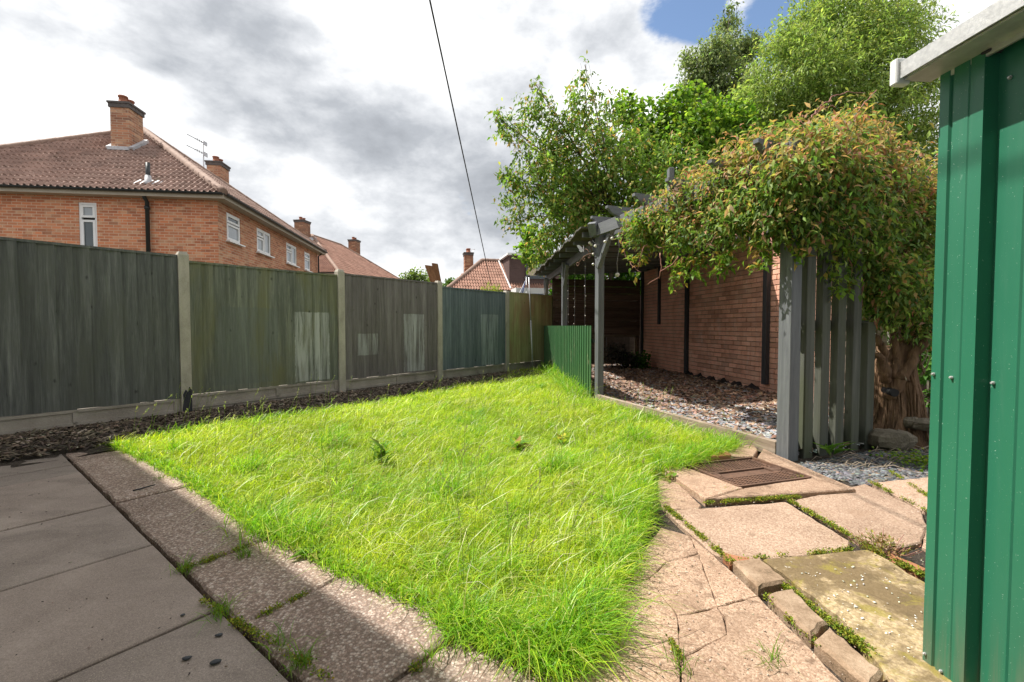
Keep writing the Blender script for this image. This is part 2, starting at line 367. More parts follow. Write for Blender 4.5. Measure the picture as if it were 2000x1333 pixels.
def slabmat():
    m, t = newmat('smooth_slab'); g = posn(t)
    a = noise(t, g, 1.6, 6, .6, .4); b = noise(t, g, 160, 3, .7); st = noise(t, vmul(t, g, (1.3, 3.2, 1)), 1.9, 5, .6, .5)
    c = ramp(t, mth(t, 'ADD', mth(t, 'MULTIPLY', a, .6), mth(t, 'MULTIPLY', b, .4)), [(.34, (.155, .130, .111)), (.5, (.245, .21, .183)), (.66, (.36, .315, .277))])
    c = mixc(t, mth(t, 'MULTIPLY', sstep(t, st, .50, .70), .5), c, (.13, .11, .095))
    c = mixc(t, mth(t, 'MULTIPLY', sstep(t, noise(t, g, 300, 2, .7), .56, .66), .6), c, (.46, .40, .345))
    c = mixc(t, mth(t, 'MULTIPLY', sstep(t, noise(t, vadd(t, g, (5., 3., 1.)), 260, 2, .7), .57, .68), .55), c, (.10, .082, .07))
    c = mixc(t, mth(t, 'MULTIPLY', sstep(t, noise(t, g, 6, 6, .7, .6), .56, .70), .35), c, (.31, .27, .235))
    sp_ = nd(t, 'ShaderNodeTexVoronoi', {'Vector': g, 'Scale': 3.3}).outputs['Distance']
    c = mixc(t, mth(t, 'MULTIPLY', mth(t, 'SUBTRACT', 1.0, sstep(t, sp_, .025, .05)), .6), c, (.05, .04, .035))
    r = nd(t, 'ShaderNodeObjectInfo').outputs['Random']
    c = mixc(t, mth(t, 'MULTIPLY', r, .45), c, mixc(t, 1.0, c, (1.25, 1.02, .92), 'MULTIPLY'))
    c = rndobj(t, c, .13)
    finish(t, c, .78, mth(t, 'ADD', b, mth(t, 'MULTIPLY', a, .6)), .25, .003, .35); return m
MT['slab'] = slabmat()
MT['kerbbrick'] = pm('edging_brick', [(.3, (.12, .085, .05)), (.45, (.25, .17, .11)), (.6, (.36, .26, .18)), (.75, (.42, .33, .24))], 11, bump=.7, fine=90, rnd=.18)
MT['redbrick'] = pm('orange_brick', [(.3, (.26, .10, .05)), (.6, (.42, .19, .10)), (.8, (.5, .27, .17))], 14, bump=.6, fine=90, rnd=.1)
MT['gbrick'] = brickmat('garage_brick', [(.3, (.50, .24, .17)), (.5, (.70, .375, .27)), (.7, (.76, .50, .385))], (.46, .23, .165), white=.4)
MT['mortar'] = pm('mortar', [(.3, (.22, .165, .13)), (.7, (.38, .30, .25))], 12, bump=.6, fine=80)
MT['rust'] = pm('rusty_iron', [(.3, (.07, .042, .03)), (.5, (.14, .082, .058)), (.72, (.24, .13, .08))], 9, rough=.75, bump=.4, fine=70, metal=.15)
def shedmat():
    m, t = newmat('green_sheet_metal'); g = posn(t)
    a = noise(t, g, 2, 4); st = noise(t, vmul(t, g, (30, 30, 1.2)), 1.0, 5, .65, .3); sk = noise(t, g, 210, 2, .6); sc_ = noise(t, vmul(t, g, (60, 60, 9)), 1.0, 4, .7, .8)
    c = ramp(t, a, [(.3, (.022, .150, .084)), (.7, (.030, .18, .104))])
    c = mixc(t, mth(t, 'MULTIPLY', sstep(t, st, .52, .72), .22), c, (.10, .21, .15))
    z = nd(t, 'ShaderNodeSeparateXYZ', {0: g}).outputs[2]
    c = mixc(t, mth(t, 'MULTIPLY', mth(t, 'MULTIPLY', sstep(t, st, .40, .66), mth(t, 'SUBTRACT', 1.0, sstep(t, z, .02, .30))), .6), c, (.16, .15, .10))
    c = mixc(t, mth(t, 'MULTIPLY', sstep(t, sk, .715, .735), .8), c, (.42, .55, .47))
    c = mixc(t, mth(t, 'MULTIPLY', sstep(t, sc_, .70, .76), .35), c, (.25, .40, .32))
    r = nd(t, 'ShaderNodeMapRange', {0: st, 1: .3, 2: .7, 3: .32, 4: .5}).outputs[0]
    finish(t, c, r, mth(t, 'ADD', noise(t, g, 5, 3), mth(t, 'MULTIPLY', sk, .08)), .10, .004, .45); return m
MT['shedgreen'] = shedmat()
MT['galv'] = pm('galvanised', [(.3, (.46, .46, .45)), (.7, (.66, .66, .65))], 26, rough=.45, bump=.08, fine=90, metal=.55, spec=.5)
MT['whiteplastic'] = pm('white_plastic', [(.3, (.72, .72, .72)), (.7, (.80, .80, .79))], 4, rough=.35, bump=.05, spec=.5)
MT['greenpanel'] = pm('green_corrugated', [(.34, (.36, .32, .24)), (.40, (.07, .16, .07)), (.55, (.05, .15, .06)), (.75, (.075, .20, .085))], 5, stretch=(1, 1, .35), rough=.45, bump=.1, fine=28, spec=.5)
MT['felt'] = pm('roof_felt', [(.3, (.05, .045, .04)), (.55, (.10, .09, .075)), (.8, (.15, .16, .07))], 8, rough=.95, bump=.6, fine=90)
MT['blackplastic'] = pm('black_membrane', [(.3, (.012, .012, .013)), (.7, (.03, .03, .032))], 10, rough=.45, bump=.4)
MT['blackmetal'] = pm('black_pipe', [(.3, (.012, .016, .018)), (.7, (.022, .028, .03))], 6, rough=.4, bump=.05, spec=.5)
MT['cable'] = pm('cable', [(.3, (.015, .015, .015)), (.7, (.025, .025, .025))], 6, rough=.6, bump=.05)
MT['steel'] = pm('grey_pole', [(.3, (.40, .40, .42)), (.7, (.58, .58, .6))], 12, rough=.4, metal=.4, bump=.05)
MT['slate'] = pm('dark_pebble', [(.3, (.03, .032, .036)), (.7, (.075, .078, .085))], 60, rough=.6, bump=.4)
MT['stone'] = pm('garden_stone', [(.3, (.10, .085, .06)), (.55, (.20, .17, .125)), (.8, (.31, .28, .22))], 8, bump=.9, bdist=.015, fine=60, rnd=.15)
MT['sign_blue'] = pm('flag_blue', [(.3, (.03, .09, .35)), (.7, (.04, .12, .42))], 8, bump=.05)
MT['flag_white'] = pm('flag_white', [(.3, (.62, .64, .68)), (.7, (.75, .76, .78))], 8, bump=.05)
def tilemat(name, a, b, c, moss=(.16, .13, .09)):
    m, t = newmat(name); g = posn(t)
    n = noise(t, g, 1.2, 6, .6, .3); f = noise(t, g, 24, 4, .7)
    col = ramp(t, mth(t, 'ADD', mth(t, 'MULTIPLY', n, .55), mth(t, 'MULTIPLY', f, .45)), [(.3, a), (.5, b), (.7, c)])
    vo = nd(t, 'ShaderNodeTexWhiteNoise', {0: nd(t, 'ShaderNodeVectorMath', {0: vmul(t, g, (3.1, 3.1, 4.6))}, operation='FLOOR').outputs[0]}).outputs[0]
    col = nd(t, 'ShaderNodeHueSaturation', {'Color': col, 'Value': nd(t, 'ShaderNodeMapRange', {0: vo, 1: 0., 2: 1., 3: .86, 4: 1.14}).outputs[0]}).outputs[0]
    col = mixc(t, mth(t, 'MULTIPLY', sstep(t, noise(t, g, 2.5, 6, .7), .56, .72), .5), col, moss)
    finish(t, col, .85, f, .35, .006, .25); return m
MT['tile'] = tilemat('roof_tile', (.17, .11, .09), (.285, .192, .158), (.375, .265, .222))
MT['tile2'] = tilemat('roof_tile_far', (.21, .11, .08), (.31, .175, .13), (.39, .235, .18))
MT['hip'] = pm('hip_tile', [(.3, (.17, .11, .085)), (.55, (.28, .19, .15)), (.8, (.36, .27, .21))], 6, bump=.4, fine=50)
MT['lead'] = pm('lead_flashing', [(.3, (.34, .34, .36)), (.7, (.62, .62, .64))], 9, rough=.55, bump=.4, fine=40)
MT['soffit'] = pm('soffit_board', [(.3, (.36, .31, .245)), (.7, (.46, .41, .335))], 3, rough=.6, bump=.1)
MT['upvc'] = pm('white_frame', [(.3, (.74, .74, .74)), (.7, (.82, .82, .82))], 3, rough=.35, bump=.03, spec=.5)
MT['clay'] = pm('clay_pot', [(.3, (.24, .085, .05)), (.7, (.38, .16, .10))], 7, bump=.2)
MT['bluebrick'] = pm('blue_brick_course', [(.3, (.065, .06, .06)), (.7, (.15, .13, .12))], 12, bump=.4)
MT['cladding'] = pm('brown_cladding', [(.3, (.075, .045, .042)), (.7, (.12, .078, .07))], 4, stretch=(1, 1, 6), bump=.2)
MT['greyframe'] = pm('grey_frame', [(.3, (.07, .08, .09)), (.7, (.10, .11, .12))], 4, rough=.4, bump=.03)
def glassmat(name, col, rough=.05, spec=.8):
    m, t = newmat(name); g = posn(t)
    c = ramp(t, noise(t, g, 1.7, 3), [(.35, tuple(.8 * x for x in col)), (.65, col)])
    finish(t, c, rough, noise(t, g, 1.2, 2), .03, .01, spec); return m
MT['glass'] = glassmat('window_glass', (.05, .07, .075)); MT['glasspale'] = glassmat('curtained_glass', (.34, .37, .40), .12)
MT['blind'] = glassmat('cream_blind', (.5, .42, .28), .2)
MT['bulb'] = pm('glass_bulb', [(.3, (.62, .58, .48)), (.7, (.78, .75, .68))], 10, rough=.15, bump=.02, spec=.7)
MT['render'] = pm('pale_render', [(.3, (.55, .55, .55)), (.7, (.68, .68, .68))], 3, bump=.1)
MT['redplastic'] = pm('red_plastic', [(.3, (.45, .03, .03)), (.7, (.55, .05, .05))], 3, rough=.4, bump=.03)
# ================================================================ the setting
def sheet(name, poly, z, mat, kind='structure', origin=None):
    m = MB(); n = len(poly); m.add([(p[0], p[1], z) for p in poly], [tuple(range(n))])
    o = m.build(name, mat); return tag(o, kind=kind)
g = MB(); g.add([(-400, -60, -.085), (400, -60, -.085), (400, 700, -.085), (-400, 700, -.085)], [(0, 1, 2, 3)])
tag(g.build('ground', MT['ground']), kind='structure')

# ---- patio and path slabs
def ring(poly, step, jit, seed):
    r = random.Random(seed); out = []; n = len(poly)
    for i in range(n):
        a = Vector(poly[i][:2]); b = Vector(poly[(i + 1) % n][:2]); k = max(1, int((b - a).length / step))
        for j in range(k):
            q = a.lerp(b, j / k)
            if j or True: q = q + Vector((r.uniform(-jit, jit), r.uniform(-jit, jit)))
            out.append(q)
    return out
def slab(name, poly, zt, th, mat, parent, bev=.007, step=.07, jit=.0025, seed=0, tilt=0):
    area = sum(poly[i][0] * poly[(i + 1) % len(poly)][1] - poly[(i + 1) % len(poly)][0] * poly[i][1] for i in range(len(poly)))
    if area < 0: poly = poly[::-1]
    pts = ring(poly, step, jit, seed); n = len(pts); r = random.Random(seed + 5)
    tx, ty = r.uniform(-tilt, tilt), r.uniform(-tilt, tilt)
    c = sum(pts, Vector((0, 0))) / n
    def inset(d):
        o = []
        for i in range(n):
            a, b, e = pts[i - 1], pts[i], pts[(i + 1) % n]; t = (e - a).normalized(); nn = Vector((-t.y, t.x)); o.append(b + nn * d)
        return o
    def lev(q): return zt + (q - c).x * tx + (q - c).y * ty
    i1 = inset(bev)
    vs = [(q.x, q.y, lev(q)) for q in i1] + [(q.x, q.y, lev(q) - bev) for q in pts] + [(q.x, q.y, zt - th) for q in pts]
    fs = [tuple(range(n))] + [(n + i, n + (i + 1) % n, (i + 1) % n, i) for i in range(n)] + [(2 * n + i, 2 * n + (i + 1) % n, n + (i + 1) % n, n + i) for i in range(n)]
    m = MB(); m.add(vs, fs); return m.build(name, mat, parent)
def rect(s0, s1, p0, p1): return [sp(s0, p0), sp(s1, p0), sp(s1, p1), sp(s0, p1)]

patio = MB(); patio.prism([sp(-1.0, -2.2), sp(1.16, -2.2), sp(1.16, 5.02), sp(-1.0, 5.02)], -.078, -.038)
patio = tag(patio.build('patio', MT['soil']), kind='structure')
ps = [-2.1, -1.3, -.5, .25, 1.02, 1.78, 2.55, 3.30, 4.21, 4.48, 4.83, 5.03]
for i in range(len(ps) - 1):
    j = .0085
    slab('paving_slab', rect(-.16 if i % 2 else -.24, .591, ps[i] + j, ps[i + 1] - j), .004 + random.uniform(-.002, .003), .05, MT['slab'], patio, seed=i, tilt=.002, bev=.004, jit=.0012)
    slab('paving_slab', rect(-.98, (-.16 if i % 2 else -.24) - .008, ps[i] + j, ps[i + 1] - j), .004, .05, MT['slab'], patio, seed=40 + i, bev=.004)
pa = [-2.1, -1.55, -.98, -.40, .20, .62, 1.03, 1.625, 2.19, 3.31, 4.54, 5.0]
for i in range(len(pa) - 1):
    j = .007
    if i == len(pa) - 4: cut = 2.66
    slab('aggregate_slab', rect(.61, 1.10, pa[i] + j, pa[i + 1] - j), .006 + random.uniform(-.004, .005), .05, MT['pavebrown'], patio, seed=80 + i, tilt=.006, bev=.009, jit=.004)

# ---- lawn
lawn_px = [(212, 872), (300, 910), (400, 966), (500, 1040), (580, 1074), (672, 1130), (724, 1152), (848, 1204), (890, 1242), (985, 1275), (1075, 1312)]
lawn_poly = [gp(*q) for q in lawn_px]
lawn_poly = [q + F * .015 for q in lawn_poly]
lawn_poly += [gp(*q) for q in ((1105, 1318), (1128, 1285), (1172, 1195), (1218, 1110), (1248, 1030), (1262, 960), (1272, 925), (1335, 908), (1420, 886), (1438, 880))]
PA = gp(1167, 786); PB = gp(1537, 894); PC_ = gp(1066, 719)
lawn_poly += [gp(1300, 838), gp(1180, 797), gp(1163, 790), gp(1092, 741), gp(1070, 727), gp(1010, 727), gp(985, 742), gp(930, 754), gp(850, 770), gp(770, 786), gp(690, 800), gp(600, 814), gp(480, 832), gp(390, 846), gp(300, 862)]
lawn = MB(); lawn.prism([(q.x, q.y) for q in lawn_poly], -.08, .006)
lawn = tag(lawn.build('lawn', MT['lawnbase']), kind='structure')

# ---- planting bed of bare soil beside the fence
def fpt(t, off=0.0, z=0.0): return FP1 + F * t + NF * off + Vector((0, 0, z))
FP1 = Vector((-3.612, 5.01, 0))
def fnoise(x, y, k=1.0, s=0):
    return (math.sin(x * 3.1 * k + 1.3 + s) * math.cos(y * 2.7 * k + .4 + s) + .5 * math.sin(x * 7.3 * k + y * 5.1 * k + s) + .3 * math.sin(x * 15.1 * k - y * 13.7 * k + 2 * s)) / 1.8
bed = MB(); vs = []; nx, ny = 150, 14
for i in range(nx + 1):
    t = -2.6 + 10.3 * i / nx
    wdt = 1.2 if t < 3.0 else 1.2 - .55 * min(1, (t - 3.0) / 4.0)
    for j in range(ny + 1):
        u = j / ny; q = fpt(t, .03 + wdt * u)
        vs.append((q.x, q.y, .008 + .05 * math.sin(math.pi * min(1, u * 1.15)) * (1 if u < .85 else 0.3) + .018 * fnoise(q.x * 2, q.y * 2) + random.uniform(-.006, .006)))
bed.add(vs, [(i * (ny + 1) + j, i * (ny + 1) + j + 1, (i + 1) * (ny + 1) + j + 1, (i + 1) * (ny + 1) + j) for i in range(nx) for j in range(ny)], True)
tag(bed.build('soil_bed', MT['soil']), kind='structure')
# bark and dead bits lying in the bed
def chips(name, pos, s0, s1, cols, flat=.35, tilt=.5, mat='stone_chip', weights=None, kind='stuff', asp=(1.4, 3)):
    n = len(pos); s = rng.uniform(s0, s1, n); a = rng.uniform(0, 6.283, n); el = rng.uniform(asp[0], asp[1], n)
    T = np.array([(-1, -1, -1), (1, -1, -1), (1, 1, -1), (-1, 1, -1), (-.8, -.7, 1), (.75, -.85, 1), (.7, .8, 1), (-.85, .7, 1)], float)
    Q = np.array([(4, 5, 6, 7), (0, 1, 5, 4), (1, 2, 6, 5), (2, 3, 7, 6), (3, 0, 4, 7)])
    V = T[None] * np.stack([s * el / 2, s / 2, s * flat / 2], 1)[:, None, :] * rng.uniform(.7, 1.3, (n, 8, 1))
    tx = rng.normal(0, tilt, n); c, sn = np.cos(tx), np.sin(tx)
    V = np.stack([V[..., 0], V[..., 1] * c[:, None] - V[..., 2] * sn[:, None], V[..., 1] * sn[:, None] + V[..., 2] * c[:, None]], 2)
    ty = rng.normal(0, tilt * .6, n); c, sn = np.cos(ty), np.sin(ty)
    V = np.stack([V[..., 0] * c[:, None] - V[..., 2] * sn[:, None], V[..., 1], V[..., 0] * sn[:, None] + V[..., 2] * c[:, None]], 2)
    c, sn = np.cos(a), np.sin(a)
    V = np.stack([V[..., 0] * c[:, None] - V[..., 1] * sn[:, None], V[..., 0] * sn[:, None] + V[..., 1] * c[:, None], V[..., 2]], 2) + pos[:, None, :]
    Fi = (Q[None] + (np.arange(n) * 8)[:, None, None]).reshape(-1)
    me = np_mesh(name, V.reshape(-1, 3), Fi, 4, np.repeat(rcol(n, cols, weights), 8, 0)); me.materials.append(MT[mat])
    return link_mesh(name, me, None, (0, 0, 0))
n = 17000
t = rng.uniform(-2.4, 6.0, n); u = rng.uniform(.05, 1.05, n)
pos = np.array([fpt(a, b)[:] for a, b in zip(t, u)]); pos[:, 2] = .03 + .035 * np.sin(np.pi * u) + rng.uniform(0, .02, n)
tag(chips('bark_mulch', pos, .005, .017, [(.055, .04, .028), (.11, .08, .055), (.19, .145, .10), (.34, .27, .20)], .3, .5, weights=[.35, .35, .2, .1], asp=(1.5, 7)), 'dark bark and dead leaf litter on the soil bed under the fence', 'mulch', kind='stuff')

# ---- right-hand path
path = MB(); pts = [gp(*q) for q in ((1290, 905), (1500, 880), (1850, 862), (2150, 880), (2300, 1000))]
pts = [Vector((q.x, q.y, 0)) for q in pts] + [Vector((2.6, .2, 0)), sp(1.17, -1.9), sp(1.17, .60), gp(1165, 1318), gp(1240, 1130), gp(1270, 1000)]
path.prism([(q.x, q.y) for q in pts], -.082, -.016)
path = tag(path.build('path', MT['soil']), kind='structure')
def G(*l): return [gp(x, y) for x, y in l]
def slabpx(name, l, zt, mat, seed, jit=.005, bev=.006, tilt=.006, th=.06): return slab(name, G(*l), zt, th, MT[mat], path, seed=seed, jit=jit, bev=bev, tilt=tilt, step=.05)
# cracked concrete strip beside the lawn, in pieces parted by narrow cracks
K = {'a': (1190, 1150), 'b': (1292, 1032), 'c': (1347, 1048), 'd': (1364, 1084), 'e': (1301, 1100), 'f': (1268, 1132), 'g': (1428, 1118), 'h': (1480, 1167), 'i': (1402, 1189), 'j': (1324, 1205), 'k': (1120, 1330), 'l': (1328, 1292), 'm': (1332, 1440), 'n': (1060, 1440), 'o': (1414, 1206), 'p': (1421, 1242), 'q': (1655, 1345), 'r': (1770, 1460)}
for i_, (kk, zz_) in enumerate((('abcdef', .004), ('cghid', .006), ('edijf', .004), ('kafjlmn', .005), ('jiopl', .0045), ('ihqrmlpo', .006))):
    pl_ = [gp(*K[x]) for x in kk]; cc_ = sum(pl_, Vector()) / len(pl_); slab('concrete_piece', [q + (cc_ - q).normalized() * .0025 for q in pl_], zz_, .06, MT['pathconc'], path, seed=1 + i_, jit=.0035, bev=.003, tilt=.003, step=.035)
slabpx('paving_slab', [(1300, 1002), (1535, 984), (1662, 1062), (1655, 1082), (1440, 1103), (1395, 1085)], .010, 'pathpink', 7)
slabpx('paving_slab', [(1548, 981), (1690, 948), (1800, 1000), (1812, 1030), (1800, 1062), (1735, 1075), (1680, 1062)], .008, 'pathpink', 8)
slabpx('paving_slab', [(1700, 945), (1850, 930), (1900, 1000), (1806, 1000)], .006, 'pathpink', 9)
slabpx('concrete_piece', [(1806, 1035), (1900, 1010), (1960, 1060), (1830, 1085), (1800, 1068)], .004, 'pathpink', 10)
slabpx('mossy_slab', [(1492, 1102), (1690, 1082), (1712, 1090), (1880, 1195), (1960, 1400), (1790, 1400), (1640, 1215)], .022, 'mossyslab', 11, .005)
slabpx('concrete_piece', [(1285, 935), (1300, 922), (1372, 988), (1365, 996), (1300, 998), (1285, 975)], .002, 'pathconc', 12)
# manhole surround slabs
MHc = [(1328, 916), (1477, 901), (1577, 942), (1452, 961)]
mh = G(*MHc); mc = sum(mh, Vector()) / 4
def out(q, k): return mc + (q - mc) * k
o4 = [gp(1290, 919), gp(1490, 884), gp(1670, 965), gp(1378, 985)]
e = .012
slab('surround_slab', [o4[0], mh[0] + Vector((-.01, 0, 0)), mh[3] + Vector((-.01, -.012, 0)), o4[3]], .030, .07, MT['pathconc'], path, seed=21, bev=.006)
slab('surround_slab', [o4[3] + Vector((.012, 0, 0)), mh[3] + Vector((0, -.014, 0)), mh[2] + Vector((.012, -.012, 0)), o4[2]], .030, .07, MT['pathconc'], path, seed=22, bev=.006)
slab('surround_slab', [o4[2] + Vector((0, .012, 0)), mh[2] + Vector((.014, 0, 0)), mh[1] + Vector((.012, .006, 0)), o4[1]], .031, .07, MT['pathconc'], path, seed=23, bev=.006)
slab('surround_slab', [gp(1405, 902), mh[1] + Vector((-.012, .012, 0)), gp(1480, 886), gp(1470, 877), gp(1420, 882)], .034, .07, MT['pathconc'], path, seed=24, bev=.006)
slab('brick', G((1382, 897), (1420, 893), (1428, 901), (1388, 906)), .05, .07, MT['redbrick'], path, seed=25, bev=.006)
slab('brick', G((1355, 899), (1380, 896), (1386, 906), (1358, 909)), .03, .05, MT['pathconc'], path, seed=26, bev=.006)
# edging bricks set on edge beside the mossy slab
def eb(a, b, c, d, zt, seed, mat='kerbbrick'): slab('edging_brick', G(a, b, c, d), zt - .012, .10, MT[mat], path, seed=seed, bev=.010, jit=.006, step=.03)
eb((1408, 1085), (1462, 1096), (1478, 1106), (1426, 1108), .03, 31, 'redbrick')
eb((1432, 1108), (1484, 1102), (1536, 1150), (1482, 1164), .045, 32)
eb((1497, 1176), (1546, 1164), (1612, 1232), (1584, 1258), .045, 33)
eb((1588, 1266), (1622, 1242), (1720, 1330), (1700, 1368), .045, 34)
eb((1712, 1380), (1735, 1342), (1830, 1430), (1800, 1480), .045, 35)
slab('brick', G((1735, 1088), (1790, 1110), (1812, 1122), (1800, 1128), (1745, 1106)), .02, .05, MT['redbrick'], path, seed=36, bev=.006)

# loose slate gravel at the end of the path
gq = G((1560, 905), (1700, 880), (1850, 880), (1850, 945), (1680, 946), (1620, 930))
bb = np.array([q[:2] for q in gq]); lo, hi = bb.min(0), bb.max(0)
pp = rng.uniform(lo, hi, (9000, 2)); pp = pp[inpoly(pp, gq)]
tag(chips('slate_gravel', np.c_[pp, rng.uniform(-.016, -.004, len(pp))], .007, .019, [(.08, .083, .09), (.13, .134, .142), (.21, .21, .212), (.20, .15, .11)], .3, .4, weights=[.35, .35, .18, .12]), 'loose grey slate gravel at the end of the path beside the slatted screen', 'gravel', kind='stuff')

# ---- manhole cover
mo = thing('manhole_cover', 'rusty iron manhole cover with raised tread pattern set in the path', 'manhole cover', (mc.x, mc.y, 0))
ex = (mh[2] - mh[3] + mh[1] - mh[0]).normalized(); ey = Vector((-ex.y, ex.x, 0))
lx = ((mh[1] - mh[0]).length + (mh[2] - mh[3]).length) / 4; ly = ((mh[1] - mh[2]).length + (mh[0] - mh[3]).length) / 4
sk = (mh[0] - mh[3] + mh[1] - mh[2]).normalized()
m = MB()
for (c0, ax_, h) in ((sk * (ly - .008), ex, lx), (-sk * (ly - .008), ex, lx), (ex * (lx - .008), sk, ly - .016), (-ex * (lx - .008), sk, ly - .016)):
    q = Vector((-ax_.y, ax_.x, 0)); m.obox(mc + c0 + Z * .012, ax_, q, Z, h, .008, .022)
m.build('frame', MT['rust'], mo)
m = MB(); pw, ph = lx - .02, ly - .02
def quad(cx, cy, hx, hy, z0, z1, mb):
    pts = [mc + ex * (cx + i * hx) + sk * (cy + j * hy) for i, j in ((-1, -1), (1, -1), (1, 1), (-1, 1))]; mb.prism([(q.x, q.y) for q in pts], z0, z1)
rec = (.20, .045)
quad(0, (ph + rec[1]) / 2, pw, (ph - rec[1]) / 2, -.01, .020, m); quad(0, -(ph + rec[1]) / 2, pw, (ph - rec[1]) / 2, -.01, .020, m)
quad((pw + rec[0]) / 2, 0, (pw - rec[0]) / 2, rec[1] - .0005, -.01, .020, m); quad(-(pw + rec[0]) / 2, 0, (pw - rec[0]) / 2, rec[1] - .0005, -.01, .020, m)
quad(0, 0, rec[0] + .002, rec[1] + .002, -.012, .008, m)
m.build('plate', MT['rust'], mo)
m = MB(); a = .030
for i in range(-12, 13):
    for j in range(-10, 11):
        cx = i * a + (a / 2 if j % 2 else 0); cy = j * a * .85
        if abs(cx) > pw - .012 or abs(cy) > ph - .012 or (abs(cx) < rec[0] + .012 and abs(cy) < rec[1] + .010): continue
        if math.hypot(abs(cx) - rec[0] - .05, cy) < .05: continue
        h = .0105; p4 = [mc + ex * (cx + x) + sk * (cy + y) for x, y in ((-h, -.008), (h, -.005), (h, .008), (-h, .005))]
        b0 = len(m.v); m.prism([(q.x, q.y) for q in p4], .019, .0245)
tag(m.build('tread_pattern', MT['rust'], mo), kind='stuff')
for s_ in (-1, 1):
    m = MB(); c0 = mc + ex * s_ * (rec[0] + .05); n = 16
    for r0, r1, z0, z1 in ((.038, .030, .019, .027),):
        vs = []
        for k in range(n):
            a_ = 2 * math.pi * k / n; dvec = ex * math.cos(a_) + sk * math.sin(a_)
            for rr, zz in ((.044, .019), (.040, .027), (.030, .027), (.028, .0205)): vs.append(c0 + dvec * rr + Z * zz)
        m.add(vs, [(k * 4 + i, ((k + 1) % n) * 4 + i, ((k + 1) % n) * 4 + i + 1, k * 4 + i + 1) for k in range(n) for i in range(3)], True)
    m.build('lifting_key_ring', MT['rust'], mo)

# ================================================================ fence
post_t = [-1.88, 0, 1.88, 3.76, 5.64, 7.52]
post_top = [1.79, 1.806, 1.795, 1.78, 1.722, 1.73]
plabel = ['pale concrete fence post left of the charcoal panel', 'pale concrete post with a dark paint stain at its foot, between charcoal and mossy panels', 'concrete fence post between the mossy green panel and the brown panel',
          'concrete fence post between the brown panel and the blue-grey panel', 'concrete fence post between the blue-grey panel and the yellow-green panel', 'concrete fence post in the far corner by the pergola']
for i, (t, zt) in enumerate(zip(post_t, post_top)):
    m = MB(); h = .05; c = fpt(t)
    ring_ = lambda k, z: [c + F * (a * k) + NF * (b * k) + Z * z for a, b in ((-h, -h), (h, -h), (h, h), (-h, h))]
    vs = ring_(1.0, -.08) + ring_(1.0, zt - .035) + ring_(.72, zt)
    m.add(vs, [(0, 1, 5, 4), (1, 2, 6, 5), (2, 3, 7, 6), (3, 0, 4, 7), (4, 5, 9, 8), (5, 6, 10, 9), (6, 7, 11, 10), (7, 4, 8, 11), (8, 9, 10, 11)])
    o = tag(m.build('concrete_post', MT['concpost']), plabel[i], 'fence post', 'concrete posts of the garden fence')
    if i == 1:
        m = MB(); r = random.Random(3)
        pts = [(-.048, .02), (-.03, .16), (-.036, .22), (-.01, .27), (.012, .24), (.022, .3), (.048, .26), (.048, .02)]
        m.add([c + F * u + NF * (.0525) + Z * (z + .03) for u, z in pts], [tuple(range(len(pts)))])
        m.build('paint_stain', MT['darkpost'], o)
PANELS = [
    (-1.83, -.05, .205, 1.755, ((.028, .029, .028), (.050, .052, .049), (.088, .091, .084)), (.05, .052, .044), [], 'charcoal close-board fence panel nearest the patio', 'charcoal'),
    (.05, 1.83, .235, 1.705, ((.034, .036, .030), (.062, .066, .054), (.112, .116, .09)), (.078, .076, .036), [(1.22, 1.70, .26, 1.18, (.48, .49, .47), .8), (.30, 1.0, .3, 1.22, (.13, .15, .14), .5)], 'mossy green-grey fence panel with one large pale patch at its right', 'green'),
    (1.93, 3.71, .225, 1.735, ((.040, .035, .034), (.068, .061, .060), (.105, .097, .094)), None, [(2.99, 3.42, .25, 1.19, (.46, .47, .48), .75), (2.15, 2.50, .56, .88, (.44, .45, .45), .75)], 'brown-grey fence panel with two pale patches, one small and one tall', 'brown'),
    (3.81, 5.59, .215, 1.675, ((.027, .034, .038), (.053, .065, .071), (.088, .104, .110)), None, [(4.85, 5.38, .23, 1.22, (.36, .40, .41), .6)], 'blue-grey painted fence panel between two concrete posts', 'blue'),
    (5.69, 7.47, .205, 1.695, ((.085, .085, .038), (.145, .142, .068), (.205, .195, .11)), (.17, .105, .065), [], 'yellow-green unpainted fence panel in the far corner', 'raw')]
u0 = fpt(0).dot(F)
